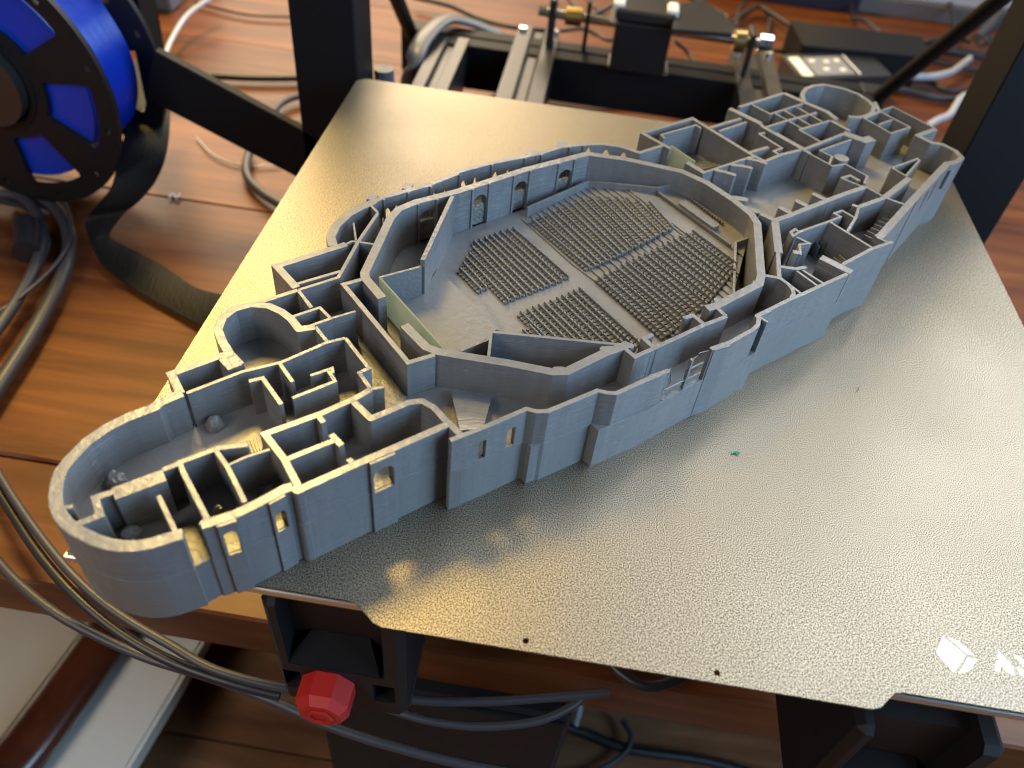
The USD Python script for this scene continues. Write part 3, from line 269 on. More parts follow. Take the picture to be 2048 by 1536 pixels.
CABLES = [('power_cable', 'rubber_grey', (3.2760000000000002, None), 'thick grey cable curving down at the left edge below the spool', 'cable', None, [(-237.0, 283.1, -100.0), (-214.6, 283.4, -100.0), (-191.0, 264.4, -100.0), (-173.6, 232.8, -100.0), (-164.5, 198.1, -100.0), (-159.3, 162.4, -100.0)]), ('power_cable', 'rubber_grey', (4.056, None), 'dark thick cable running down the desk from the left bundle', 'cable', None, [(-224.5, 287.3, -103.0), (-197.0, 284.3, -103.0), (-170.6, 258.2, -103.0), (-155.0, 222.4, -103.0), (-145.0, 177.0, -103.0), (-139.7, 136.9, -103.0), (-137.5, 117.1, -103.0)]), ('thin_cable', 'rubber_grey', (1.17, None), 'thin grey wire looping beside the thick cables left of the sleeve', 'cable', None, [(-200.6, 288.0, -98.0), (-183.4, 280.0, -98.0), (-164.7, 252.4, -98.0), (-158.7, 224.2, -98.0), (-161.4, 194.2, -98.0), (-168.2, 173.8, -98.0)]), ('thin_cable', 'rubber', (1.7160000000000002, None), 'black cable between the two grey cables at the left edge', 'cable', None, [(-228.1, 278.4, -101.0), (-203.1, 273.8, -101.0), (-177.6, 248.3, -101.0), (-167.1, 216.8, -101.0), (-163.6, 186.7, -101.0), (-158.4, 156.0, -101.0)]), ('ferrite_bead', 'rubber', (7.5, None), 'grey ferrite bead on a cable at the left edge', 'ferrite bead', None, [(-192.7, 254.1, -97.0), (-185.3, 243.1, -97.0), (-178.5, 229.9, -97.0)]), ('front_cable', 'rubber_grey', (1.7280000000000002, None), 'topmost grey cable sweeping below the rounded end of the model', 'cable', None, [(-119.5, 95.6, -92.0), (-90.1, 70.7, -90.0), (-62.5, 49.8, -88.0), (-40.8, 35.8, -88.0), (-21.1, 26.7, -90.0), (1.0, 19.5, -92.0), (19.9, 14.1, -94.0), (44.4, 12.6, -96.0), (58.4, 14.9, -98.0)]), ('front_cable', 'rubber', (2.048, None), 'middle dark cable sweeping below the rounded end of the model', 'cable', None, [(-116.3, 88.0, -96.0), (-88.2, 65.0, -94.0), (-64.0, 46.3, -92.0), (-42.2, 32.4, -92.0), (-20.3, 22.3, -95.0), (1.5, 15.8, -97.0), (23.6, 12.3, -98.0), (44.4, 11.1, -100.0)]), ('front_cable', 'rubber_grey', (1.92, None), 'lowest dark cable crossing the chair pads and the black case', 'cable', None, [(-98.8, 54.8, -104.0), (-73.7, 39.2, -102.0), (-51.5, 28.8, -102.0), (-31.0, 23.0, -104.0), (-9.8, 18.9, -106.0), (14.3, 16.6, -108.0), (38.7, 12.9, -110.0), (67.2, 7.2, -112.0), (96.2, 4.5, -114.0), (120.9, 3.9, -116.0), (147.4, 4.4, -118.0)]), ('front_cable', 'rubber_grey', (1.7919999999999998, None), 'light grey cable end poking out right of the red knob', 'cable', None, [(82.3, 16.8, -98.0), (99.0, 17.7, -98.0), (120.8, 21.3, -98.0), (142.7, 26.1, -97.0), (164.5, 31.2, -96.0)]), ('front_cable', 'rubber_grey', (1.6640000000000001, None), 'grey cable sagging below the cable end right of the red knob', 'cable', None, [(76.6, 15.9, -104.0), (98.1, 13.0, -104.0), (118.6, 14.0, -104.0), (138.6, 19.2, -104.0), (151.0, 26.3, -103.0), (157.1, 32.7, -102.0)]), ('loop_cable', 'rubber', (2.34, None), 'black cable loop dipping below the plate edge at the two small holes', 'cable', None, [(160.6, 51.9, -100.0), (167.9, 42.7, -100.0), (178.8, 38.1, -100.0), (190.4, 42.2, -100.0), (198.5, 50.1, -100.0)]), ('floor_cable', 'rubber', (3.5100000000000002, None), 'dark blurred cable crossing the wooden floor below the plate', 'cable', None, [(173.5, 136.6, -390.0), (196.1, 134.0, -392.0), (225.7, 128.2, -392.0), (276.5, 129.5, -392.0), (312.5, 126.8, -392.0)]), ('floor_cable', 'tube_white', (2.34, None), 'pale short cable end on the floor right of the black case', 'cable', None, [(184.5, 148.7, -370.0), (185.0, 141.7, -375.0), (183.4, 134.4, -380.0)]), ('floor_cable', 'rubber_grey', (2.028, None), 'thin grey wire curling at the right edge of the black case', 'cable', None, [(180.3, 98.7, -388.0), (204.2, 109.4, -388.0), (221.4, 124.2, -388.0), (225.0, 136.5, -386.0), (218.3, 145.9, -385.0)]), ('thin_tube', 'tube_white', (2.028, None), 'pale clear tube rising behind the blue spool', 'tube', None, [(-213.7, 487.7, -95.0), (-222.0, 520.2, -95.0), (-223.6, 555.5, -90.0), (-213.7, 592.5, -85.0)]), ('thin_cable', 'rubber', (1.2480000000000002, None), 'thin dark wire at the top between spool and left upright', 'cable', None, [(-248.4, 621.6, -106.0), (-222.0, 615.0, -106.0), (-192.4, 611.1, -106.0), (-157.6, 619.0, -106.0), (-131.7, 626.0, -106.0)]), ('thin_cable', 'rubber', (2.652, None), 'dark cable lying straight behind the black brace', 'cable', None, [(-177.1, 483.3, -105.0), (-146.7, 489.5, -105.0), (-109.6, 501.6, -105.0), (-80.9, 516.7, -105.0)]), ('thin_cable', 'rubber_grey', (2.652, None), 'grey cable bending behind the brace near the left upright', 'cable', None, [(-110.4, 434.2, -104.0), (-108.2, 455.7, -104.0), (-99.1, 469.9, -104.0), (-78.9, 482.5, -104.0)]), ('thin_cable', 'rubber_grey', (3.12, None), 'grey cable coming out under the brace towards the plate', 'cable', None, [(-106.3, 382.0, -104.0), (-100.6, 359.3, -104.0), (-92.0, 343.9, -104.0), (-76.8, 330.3, -104.0), (-59.8, 319.8, -104.0), (-29.3, 296.2, -104.0)]), ('filament_strand', 'tube_white', (0.6240000000000001, None), 'clear filament strand curving on the desk below the brace', 'filament', None, [(-151.2, 394.6, -108.0), (-134.2, 377.7, -108.0), (-116.2, 368.7, -108.0), (-98.5, 369.0, -108.0), (-82.7, 374.8, -108.0)]), ('filament_strand', 'tube_white', (0.7020000000000001, None), 'short clear curl of filament on the desk right of the sleeve', 'filament', None, [(-136.9, 317.4, -108.0), (-136.5, 321.8, -108.0), (-132.5, 318.0, -108.0), (-132.0, 323.1, -108.0)]), ('ribbon_loop', 'ribbon_grey', (7.0200000000000005, 3.0), 'grey flat ribbon cable looping over the rear left rail', 'ribbon cable', None, [(-8.7, 450.2, -75.0), (-2.8, 446.0, -52.0), (-0.0, 469.7, -45.0), (7.6, 506.1, -45.0), (24.5, 520.7, -50.0), (47.4, 529.9, -60.0), (62.4, 547.9, -75.0)]), ('thin_cable', 'rubber', (2.34, None), 'black cable sagging across the top towards the left rail end', 'cable', None, [(-56.7, 690.0, -100.0), (-20.5, 680.9, -100.0), (12.3, 659.6, -100.0), (46.7, 651.1, -100.0), (79.4, 654.3, -100.0)]), ('thin_cable', 'rubber', (1.8719999999999999, None), 'black wire dropping to the motor from the top edge', 'cable', None, [(90.0, 635.2, -60.0), (106.0, 589.0, -55.0), (116.9, 570.2, -50.0), (135.7, 591.0, -45.0)]), ('thin_cable', 'rubber', (1.56, None), 'second black wire beside the motor shaft at the top edge', 'cable', None, [(105.1, 640.9, -60.0), (117.8, 609.8, -58.0), (129.3, 569.3, -50.0), (137.2, 553.3, -45.0)]), ('thin_cable', 'rubber', (1.7160000000000002, None), 'dark wire hooking behind the shaft left of the motor', 'cable', None, [(90.7, 605.9, -80.0), (109.7, 617.2, -80.0), (123.6, 613.8, -82.0), (132.8, 600.7, -80.0), (143.5, 606.7, -80.0)]), ('thin_cable', 'rubber', (2.34, None), 'bent black cable framing the desk left of the long black box', 'cable', None, [(241.6, 714.5, -100.0), (282.0, 789.8, -100.0), (294.6, 784.6, -100.0), (312.2, 755.4, -100.0), (323.1, 741.0, -100.0)]), ('thin_cable', 'rubber', (2.028, None), 'black cable dropping vertically in front of the long black box', 'cable', None, [(294.8, 801.5, -104.0), (297.2, 771.6, -104.0), (289.7, 723.0, -104.0), (288.8, 692.1, -104.0), (312.0, 697.7, -104.0)]), ('thin_cable', 'rubber', (2.34, None), 'tangled black cable at the top behind the motor plate', 'cable', None, [(215.2, 805.2, -104.0), (235.7, 783.8, -104.0), (252.8, 762.2, -104.0), (243.9, 738.9, -104.0), (224.1, 751.8, -104.0), (198.9, 784.4, -104.0)]), ('thin_cable', 'rubber', (2.028, None), 'black cable running off the top beside the dark purple case', 'cable', None, [(257.1, 726.5, -100.0), (265.4, 776.6, -100.0), (278.9, 817.8, -100.0)]), ('strap_cable', 'ribbon_grey', (3.9000000000000004, 1.5), 'dark flat strap lying in front of the rear beam', 'cable', None, [(88.0, 535.2, -106.0), (121.9, 531.1, -106.0), (159.1, 542.7, -106.0), (197.1, 564.1, -106.0), (227.8, 581.5, -106.0)]), ('thin_cable', 'rubber_grey', (1.2480000000000002, None), 'thin wire curl on the desk behind the plate edge', 'cable', None, [(171.3, 578.5, -107.0), (180.2, 557.1, -107.0), (192.9, 540.6, -107.0), (213.9, 541.6, -107.0), (229.4, 561.1, -107.0), (237.0, 584.6, -107.0)]), ('thin_cable', 'rubber', (1.7160000000000002, None), 'thin dark wire reaching the model from the right rail', 'cable', None, [(227.8, 579.5, -106.0), (235.6, 562.8, -106.0), (242.9, 542.1, -106.0)]), ('thin_cable', 'rubber_grey', (1.56, None), 'grey strut-like wire under the motor shaft', 'cable', None, [(186.6, 566.5, -60.0), (199.4, 572.3, -70.0), (208.5, 557.4, -75.0)]), ('desk_cable', 'rubber', (3.9000000000000004, None), 'thickest black cable running right from the tie rod', 'cable', None, [(432.9, 742.9, -103.0), (458.4, 745.9, -103.0), (490.3, 749.0, -103.0), (521.6, 750.1, -103.0), (534.1, 750.5, -103.0)]), ('desk_cable', 'rubber', (3.2760000000000002, None), 'black cable arching above the thickest cable at right', 'cable', None, [(430.7, 738.5, -100.0), (449.3, 752.8, -100.0), (472.8, 772.2, -100.0), (494.5, 782.6, -100.0), (503.0, 778.7, -100.0)]), ('desk_cable', 'rubber', (2.652, None), 'dark cable sagging in a loop right of the tie rod', 'cable', None, [(412.6, 671.6, -105.0), (436.1, 672.5, -105.0), (447.4, 659.4, -105.0), (459.7, 656.7, -105.0), (478.3, 672.6, -105.0), (500.1, 693.2, -105.0)]), ('desk_cable', 'rubber', (3.12, None), 'black cable nearest the round tower lying on the bright desk', 'cable', None, [(394.3, 645.6, -105.0), (409.6, 644.0, -105.0), (428.3, 638.7, -105.0), (448.0, 638.5, -105.0), (477.8, 644.7, -105.0)]), ('desk_cable', 'rubber', (2.34, None), 'dark cable crossing below the pale tube at right', 'cable', None, [(431.4, 732.0, -105.0), (453.8, 722.7, -105.0), (476.8, 717.5, -105.0), (505.7, 718.0, -105.0)]), ('clear_tube', 'tube_white', (3.2760000000000002, None), 'shiny pale blue tube bending up at right of the tie rod', 'tube', None, [(403.5, 656.1, -98.0), (418.9, 661.2, -98.0), (437.7, 668.0, -98.0), (457.4, 683.4, -98.0), (473.3, 705.3, -98.0), (485.8, 724.1, -98.0)]), ('clear_tube', 'tube_white', (3.12, None), 'pale lavender tube curving behind the right end of the model', 'tube', None, [(408.7, 564.2, -100.0), (420.1, 578.9, -100.0), (434.3, 593.4, -100.0), (446.3, 616.5, -100.0), (457.9, 637.3, -100.0), (478.7, 651.9, -100.0)]), ('desk_cable', 'rubber', (2.34, None), 'straight black cable coming down from the white cabinet', 'cable', None, [(498.3, 874.1, -90.0), (492.5, 834.6, -90.0), (487.8, 806.3, -90.0), (476.7, 756.7, -90.0)]), ('desk_cable', 'rubber_grey', (3.9000000000000004, None), 'grey cable hanging from the white cabinet to the right upright', 'cable', None, [(534.0, 774.1, -60.0), (511.9, 751.4, -60.0), (495.6, 731.3, -60.0), (480.1, 702.6, -60.0), (459.6, 669.7, -60.0)]), ('desk_cable', 'rubber_grey', (3.12, None), 'grey cable twisting behind the right upright', 'cable', None, [(532.7, 824.2, -70.0), (510.3, 764.1, -70.0), (503.7, 741.6, -70.0), (484.8, 711.7, -70.0), (480.5, 666.9, -70.0)]), ('desk_cable', 'rubber', (1.8719999999999999, None), 'thin black cable dropping in front of the far desk at right', 'cable', None, [(392.3, 863.0, -100.0), (388.4, 824.0, -100.0), (386.2, 800.9, -100.0), (396.3, 798.1, -100.0), (403.4, 779.3, -100.0), (409.5, 760.8, -100.0)]), ('desk_cable', 'rubber', (2.028, None), 'thin dark wire above the thick cables beside the right upright', 'cable', None, [(502.6, 774.7, -95.0), (503.5, 755.1, -95.0), (516.3, 767.4, -95.0), (515.7, 743.8, -95.0)]), ('plug', 'rubber', (5.46, None), 'black plug body beside the tie rod', 'plug', None, [(410.8, 694.5, -100.0), (415.2, 694.2, -100.0), (421.1, 694.4, -100.0)])]

H = 30.7; FLOOR = 17.4; HALLF = 13.2
hall = Polygon(HALL).buffer(0)
shapes = []
for n, th, pts, h in WALLS:
    cap = 1 if n in ('pilaster',) else 2
    g = LineString(pts).buffer(th / 2, cap_style=cap, join_style=1 if len(pts) > 6 else 2, mitre_limit=3)
    g = g.buffer(-0.12).buffer(0.12) if th > 0.8 else g
    shapes.append([n, g, h, pts, th])
solid_out = unary_union([s[1] for s in shapes if s[0] in ('outer_wall', 'hall_wall', 'partition_wall', 'buttress')] + [LineString(c).buffer(0.6, cap_style=2) for c in CLOSE] + [hall])
foot = unary_union([Polygon(p.exterior) for p in polys(solid_out.buffer(1.2, join_style=2).buffer(-1.2, join_style=2)) if p.area > 400])
bld = thing('printed_building', 'grey 3D-printed cutaway model of a concert hall standing diagonally on the gold plate', 'architectural model')

# --- window openings
def cutter(kind, x, y, ang, w, z0, z1, depth=8.0, grow=0.0):
    w, z1 = w + 2 * grow, z1 + grow
    if kind == 'pointed': prof = [(-w / 2, z0), (w / 2, z0), (w / 2, z0 + (z1 - z0) * 0.35), (w * 0.28, z0 + (z1 - z0) * 0.75), (0, z1), (-w * 0.28, z0 + (z1 - z0) * 0.75), (-w / 2, z0 + (z1 - z0) * 0.35)]
    elif kind in ('arch', 'niche'):
        r = w / 2; zc = max(z1 - r, z0 + 1); prof = [(-r, z0), (r, z0)] + [(r * math.cos(a), zc + (z1 - zc) * math.sin(a)) for a in np.linspace(0, math.pi, 11)]
    else: prof = [(-w / 2, z0), (w / 2, z0), (w / 2, z1), (-w / 2, z1)]
    m = trimesh.creation.extrude_polygon(Polygon(prof).buffer(0), depth, engine='earcut')
    m.apply_translation([0, 0, -depth / 2])
    m.apply_transform(trimesh.transformations.rotation_matrix(math.pi / 2, [1, 0, 0]))
    m.apply_transform(trimesh.transformations.rotation_matrix(math.radians(ang), [0, 0, 1]))
    m.apply_translation([x, y, 0]); m.apply_scale(MM); return m
wins = []
for k, x, y, a, w, z0, z1 in WIN:
    if k == 'groove': k, w, z0, z1, d = 'slot', 1.8, 0.0, 30.2, 4.0
    elif k == 'slit': k, w, z0, z1, d = 'slot', min(w, 2.2), 17.6, 27.5, 9.0
    elif k == 'niche': z0, z1, d, w = HALLF, 26.8, 9.0, 6.3
    elif k == 'slot': z0, z1, d = FLOOR + 0.5, 25.8, 8.0
    elif k == 'pointed': z0, z1, d = max(20.0, z0 - 3.5), max(z1, z0 + 3.4), 8.0; w *= 1.5
    else: d = 9.0
    if k in ('arch', 'slot') and z0 > 1: z0 = max(z0, FLOOR + 0.5)
    wins.append((k, x, y, a, w, z0, z1, d))
big = np.array(BIGWIN); bd = big[1] - big[0]; bl = np.hypot(*bd); bm = big.mean(0); bang = math.degrees(math.atan2(bd[1], bd[0]))
cut_all = [(Point(x, y), to_man(cutter(k, x, y, a, w, z0, z1, d))) for k, x, y, a, w, z0, z1, d in wins]

# --- storeys below the walls
rear_l = [p[:2] for p in LOW[0]]; rear_r = [p[:2] for p in LOW[1]]
inner = hall.buffer(-0.4)
lower = extrude(foot.buffer(0.13, join_style=2).difference(inner), 0.0, FLOOR)
lm = to_man(lower)
for (k, x, y, a, w, z0, z1, d), (pt, c) in zip(wins, cut_all):
    if z0 < FLOOR - 0.5: lm = lm - c
for pt, c in cut_all:
    pass
obj('ground_storey', from_man(lm), M['grey_floor'], bld)
obj('hall_floor', extrude(inner.buffer(-0.01), 0.0, HALLF), M['grey_floor'], bld)
stage_poly = Polygon(STAGE).buffer(0)
sw = [w for w in WALLS if w[0].startswith('stage_s')]
back = unary_union([stage_poly, Polygon([(55, 80), (62, 100), (75, 112), (100, 88), (103, 70), (90, 66), (75, 70)])])
stg = back.union(stage_poly).buffer(0.05).intersection(inner)
obj('stage_platform', extrude(stg, HALLF - 0.1, 16.2), M['grey_floor'], bld)
sd = np.array(STEP); sc_ = sd.mean(0)
d0 = np.array([0.669, -0.744]); pv = np.array([0.744, 0.669])
s0, s1 = np.array(STAGE[4]), np.array(STAGE[5]); sd_ = (s1 - s0) / np.linalg.norm(s1 - s0); sl = np.linalg.norm(s1 - s0); sn = np.array([-sd_[1], sd_[0]]); sn = sn if sn @ pv > 0 else -sn
for k in range(4):
    st = Polygon([tuple(s0 - sn * 1.5), tuple(s0 + sn * 0.85 * (k + 1)), tuple(s1 + sn * 0.85 * (k + 1)), tuple(s1 - sn * 1.5)]).buffer(0.25)
    obj('stage_step', extrude(st.difference(stg.buffer(0.003)), HALLF - 0.1, 16.2 - 0.62 * (k + 1)), M['grey_floor'], bld)

# --- raked rear stalls: one terrace for every row
rows = [(zf, np.array(a), np.array(b)) for zf, a, b in ROWS]
zone = Polygon(rear_l + [tuple(p) for p in np.array(BARFLOOR)[4:6]] + rear_r[::-1] + [tuple(np.array(rear_r[0]) + d0 * 2 - pv * 30), tuple(np.array(rear_l[0]) - pv * 6)]).buffer(0).convex_hull.intersection(inner.buffer(-1.0))
zs = sorted(set(r[0] for r in rows if r[0] > HALLF + 0.1))
prev = HALLF - 0.05
for zf in zs:
    a = [r for r in rows if r[0] == zf][0][1] - pv * 2.05
    half = Polygon([tuple(a - d0 * 200), tuple(a + d0 * 200), tuple(a + d0 * 200 + pv * 200), tuple(a - d0 * 200 + pv * 200)])
    g = zone.intersection(half)
    if g.is_empty: continue
    obj('terrace', extrude(g, prev, zf), M['grey_floor'], bld); prev = zf
barfloor = Polygon(BARFLOOR).buffer(0).intersection(inner.buffer(-1.0)); zr = zs[-1] + 0.55
half = Polygon([tuple(np.array(BARFLOOR[0]) - d0 * 60), tuple(np.array(BARFLOOR[1]) + d0 * 60), tuple(np.array(BARFLOOR[1]) + d0 * 60 + pv * 90), tuple(np.array(BARFLOOR[0]) - d0 * 60 + pv * 90)])
obj('rear_floor', extrude(zone.intersection(half), prev, zr), M['grey_floor'], bld)
obj('parapet', plank(BARFLOOR[0], BARFLOOR[1], 0.8, zr - 0.05, zr + 1.0), M['grey'], bld)
bar = Polygon(BAR).minimum_rotated_rectangle.buffer(-0.8).buffer(0.8)
obj('bar_counter', extrude(bar, zr - 0.05, zr + 2.3), M['grey'], bld)
for q in GLASS: obj('bar_stool', cyl((q[0], q[1], zr - 0.05), (q[0], q[1], zr + 1.3), 0.55, 8), M['grey'], bld)
for lw in LOW:
    for a, b in zip(lw[:-1], lw[1:]): obj('low_wall', plank(a, b, 0.9, HALLF - 0.05, a[2], b[2]), M['grey'], bld)

# --- seats
def seat_mesh():
    w, hb = 1.8, 2.0
    back = Polygon([(-w / 2, 0), (w / 2, 0), (w / 2, hb - 0.45), (w / 2 - 0.35, hb), (-w / 2 + 0.35, hb), (-w / 2, hb - 0.45)])
    b = trimesh.creation.extrude_polygon(back, 0.6, engine='earcut'); b.apply_transform(trimesh.transformations.rotation_matrix(math.pi / 2, [1, 0, 0])); b.apply_translation([0, 0.6, 0])
    c = trimesh.creation.cylinder(0.82, 0.8, sections=10); c.apply_scale([1.0, 1.05, 1.0]); c.apply_translation([0, -0.6, 0.42])
    return trimesh.util.concatenate([b, c])
seat0 = seat_mesh()
for zf, a, b in rows:
    L = np.linalg.norm(b - a); n = max(1, int(round(L / 1.95))); d = (b - a) / L; ang = math.atan2(d[1], d[0]); ms = []
    for i in range(n):
        p = a + d * (i + 0.5) * L / n; m = seat0.copy()
        m.apply_transform(trimesh.transformations.rotation_matrix(ang, [0, 0, 1])); m.apply_translation([p[0], p[1], zf - 0.03]); ms.append(m)
    m = trimesh.util.concatenate(ms); m.apply_scale(MM)
    obj('seat_row', m, M['grey_floor'], bld, smooth=35)

# --- walls, each butted against the ones before it
done = None
order = {'hall_wall': 0, 'outer_wall': 1, 'partition_wall': 2, 'pilaster': 3, 'stage_splay_wall': 4, 'stage_side_wall': 5, 'buttress': 6, 'stage_screen': 7}
for n, g, h, pts, th in sorted(shapes, key=lambda s: order[s[0]]):
    if done is not None: g = g.difference(done.buffer(0.004))
    z0 = HALLF - 0.3 if n in ('hall_wall', 'stage_splay_wall', 'stage_side_wall', 'stage_screen') or (n == 'pilaster' and hall.buffer(2).contains(Point(pts[0]))) else FLOOR - 0.05
    if n == 'buttress': z0 = 0.0
    m = extrude(g, z0, h - (0.02 if n == 'pilaster' else 0))
    done = g if done is None else done.union(g)
    if m is None: continue
    hit = [c for pt, c in cut_all if g.distance(pt) < 3.0]
    if hit:
        mm_ = to_man(m)
        for c in hit: mm_ = mm_ - c
        m = from_man(mm_)
        if len(m.faces) == 0: continue
    obj(n, m, M['screen'] if n == 'stage_screen' else M['rough_wall'] if n == 'stage_side_wall' else M['grey'], bld)
# rough support still standing inside the tall arches
for k, x, y, a, w, z0, z1, d in wins:
    if k != 'niche': continue
    u = np.array([math.cos(math.radians(a)), math.sin(math.radians(a))]); p = np.array([x, y])
    m = plank(p - u * w / 2 * 0.98, p + u * w / 2 * 0.98, 1.0, z0 - 0.05, z0 + 8.6)
    m = m.subdivide().subdivide().subdivide().subdivide()
    v = np.array(m.vertices); nn = np.array([-u[1], u[0], 0]); v += (meshkit.fbm(v * 1600, 3) - 0.5)[:, None] * nn * 0.0011; m.vertices = v
    obj('support_infill', m, M['rough'], bld)
# bays around the front windows, ribs beside the tall arches and along the far wall
hc = np.array([128.0, 133.0])
def out_dir(x, y, a, c):
    n_ = np.array([-math.sin(math.radians(a)), math.cos(math.radians(a))]); return n_ if n_ @ (np.array([x, y]) - c) > 0 else -n_
for k, x, y, a, w, z0, z1, d in wins:
    u = np.array([math.cos(math.radians(a)), math.sin(math.radians(a))]); p = np.array([x, y])
    if k == 'arch':
        g = LineString([tuple(p - u * (w / 2 + 0.7)), tuple(p + u * (w / 2 + 0.7))]).buffer(2.1, cap_style=2).difference(unary_union([done, foot.buffer(0.14, join_style=2)]).buffer(0.004))
        g = [q for q in polys(g) if np.array(q.centroid.coords[0])[1] < y]
        if g:
            m = to_man(extrude(unary_union(g), 0.0, H - 0.03))
            for pt, c in cut_all:
                if pt.distance(Point(x, y)) < 1: m = m - c
            obj('window_bay', from_man(m), M['grey'], bld)
    if k == 'niche':
        n_ = -out_dir(x, y, a, hc)
        for sgn in (-1, 1):
            q0 = p + n_ * 1.5 + u * sgn * (w / 2 + 0.75)
            obj('arch_rib', extrude(Polygon([tuple(q0 - u * 0.45 - n_ * 0.2), tuple(q0 + u * 0.45 - n_ * 0.2), tuple(q0 + u * 0.45 + n_ * 0.55), tuple(q0 - u * 0.45 + n_ * 0.55)]).difference(done.buffer(0.004)), HALLF - 0.05, H - 0.05), M['grey'], bld)
for x, y, a in RIBW:
    u = np.array([math.cos(math.radians(a)), math.sin(math.radians(a))]); p = np.array([x, y]); n_ = -out_dir(x, y, a, hc); q0 = p + n_ * 1.05
    obj('wall_rib', extrude(Polygon([tuple(q0 - u * 0.4 - n_ * 0.2), tuple(q0 + u * 0.4 - n_ * 0.2), tuple(q0 + u * 0.4 + n_ * 0.7), tuple(q0 - u * 0.4 + n_ * 0.7)]).difference(done.buffer(0.004)), FLOOR - 0.05, H - 0.05), M['grey'], bld)
# blocks and strips on the long front
for q in PLINTH: obj('plinth', extrude(Polygon(q).buffer(0).union(Polygon(q).convex_hull if len(q) < 7 else Polygon(q).buffer(0)).difference(foot.buffer(0.01)), 0.0, FLOOR - 0.02), M['grey'], bld)
for q in STRIP: obj('facade_strip', extrude(Polygon(q).buffer(0).difference(done.buffer(0.004)), 0.0, H - 0.04), M['grey'], bld)
# broken window of the front: sill, mullion, rails, stray strands
u = bd / bl
mu = big[0] + u * (166.2 - big[0][0]) / u[0]
obj('window_sill', plank(big[0] + u * 0.4, big[1] - u * 0.4, 1.6, FLOOR - 0.05, FLOOR + 0.25), M['grey'], bld)
win_ = obj('window_mullion', plank(mu - u * 0.5, mu + u * 0.5, 1.0, FLOOR, H - 0.5), M['grey'], bld)
for p0, p1, z in ((mu, big[1] - u * 1.2, 21.3), (mu, big[1] - u * 1.4, 25.9), (big[0] + u * 0.6, mu, 21.6)):
    obj('window_rail', cyl((p0[0], p0[1], z), (p1[0], p1[1], z - 0.3), 0.34, 8), M['grey'], bld)
strands = [[(*(big[0] + u * 1.0), 30), (*(big[0] + u * 2.0), 27), (*(big[0] + u * 2.6), 24.2), (*(big[0] + u * 1.4), 22.4)],
           [(*(big[0] + u * 0.6), 29.5), (*(big[0] + u * 1.6), 27.6), (*(big[0] + u * 1.4), 25.5)],
           [(*mu, 30.0), (*(mu + u * 2.4), 30.6), (*(mu + u * 3.0), 31.4), (*(big[1] - u * 1.0), 30.4)],
           [(*(mu - u * 0.4), 27), (*(mu - u * 1.2), 26.2), (*(mu - u * 0.8), 25), (*(mu - u * 0.4), 23)]]
for s in strands: obj('stray_strand', tube(s, 0.16, 6, 6), M['grey'], bld)
# stubs of columns, ribbed stair, tilted ramp, fins of the small stairs
for q, r, ht in STUBS:
    m = trimesh.creation.icosphere(2); v = np.array(m.vertices)
    v = v * [r, r, (ht - FLOOR) * 0.75]; v += (meshkit.noise(v * 0.9 + q[0]) - 0.5)[:, None] * 1.1; v[:, 2] = np.round(v[:, 2] / 0.55) * 0.55
    v += [q[0], q[1], FLOOR + 0.6]; m.vertices = v * MM
    obj('column_stub', m, M['grey'], bld)
for a, b in RIBS: obj('stair_rib', plank(a, b, 0.34, FLOOR - 0.05, FLOOR + 1.0), M['grey'], bld)
obj('ramp', slab(RAMP, 0.7), M['grey'], bld)
for a, b, h in PLATES: obj('stair_fin', plank(a, b, 0.4, FLOOR - 0.05, h), M['grey'], bld)
for i, (a, b) in enumerate(STAIRS): obj('stair_tread', plank(a, b, 1.0, FLOOR - 0.05, FLOOR + 0.7 + 0.45 * i), M['grey'], bld)
obj('ticket_drum', extrude(Point(228, 236).buffer(3.2), FLOOR - 0.05, 27), M['grey'], bld) if DRUM is None else obj('ticket_drum', extrude(Point(*DRUM).buffer(3.2), FLOOR - 0.05, 28.5), M['grey'], bld)

# ------------------------------------------------------------------ build plate with its printed mark, and the heated bed below
nt = NOTCH
outline = [(4, 0.2)] + [(78.5, 0.2), (81.5, -0.1), (87.6, -4.9), (90.0, -5.7), (217.5, -5.7), (220, -4.9), (224.4, -0.3), (227, 0.2), (306, 0.2), (310, 4), (310, 296), (306, 299.6), (4, 299.6), (0, 296), (0, 4)]
pl = Polygon(outline).buffer(-1.0).buffer(1.0)
for hx, hy in ((127.8, -2.9), (178.0, -2.9)): pl = pl.difference(Point(hx, hy).buffer(0.85, 16))
plate = thing('build_plate', 'gold textured spring steel build plate under the printed model', 'build plate')
obj('sheet', extrude(pl, -0.55, 0.0), M['pei'], plate)
for q in LOGO: obj('box_mark', extrude(Polygon(q).buffer(0).buffer(-0.12), 0.004, 0.02), M['print_white'], plate, smooth=False, label='white printed box emblem')
for q in LETTERS: obj('letter_mark', extrude(Polygon(q).buffer(0), 0.004, 0.02), M['print_white'], plate, smooth=False, label='white stroke of the cut-off brand lettering')
bed = thing('heated_bed', 'silver edged heated bed just below the gold plate', 'printer bed')
obj('magnet_sheet', bx(1.2, 308.8, 1.2, 298.5, -1.5, -0.56), M['dark_edge'], bed)
obj('bed_panel', bx(0.2, 309.8, 0.0, 299, -4.6, -1.51, 0.4), M['alu'], bed)
s = obj('filament_shred', tube([(*p, 0.35 + 0.2 * i) for i, p in enumerate(SHRED)], 0.35, 6, 6), M['green']); tag(s, 'tiny green shred of filament lying on the gold plate', 'filament shred')
s = obj('dark_speck', tube([(*SPECK[0], 0.15), (SPECK[0][0] * 0.5 + SPECK[1][0] * 0.5 + 0.2, SPECK[0][1] * 0.5 + SPECK[1][1] * 0.5, 0.2), (*SPECK[1], 0.15)], 0.14, 4, 5), M['black']); tag(s, 'tiny dark fibre speck on the bare right half of the gold plate', 'speck')

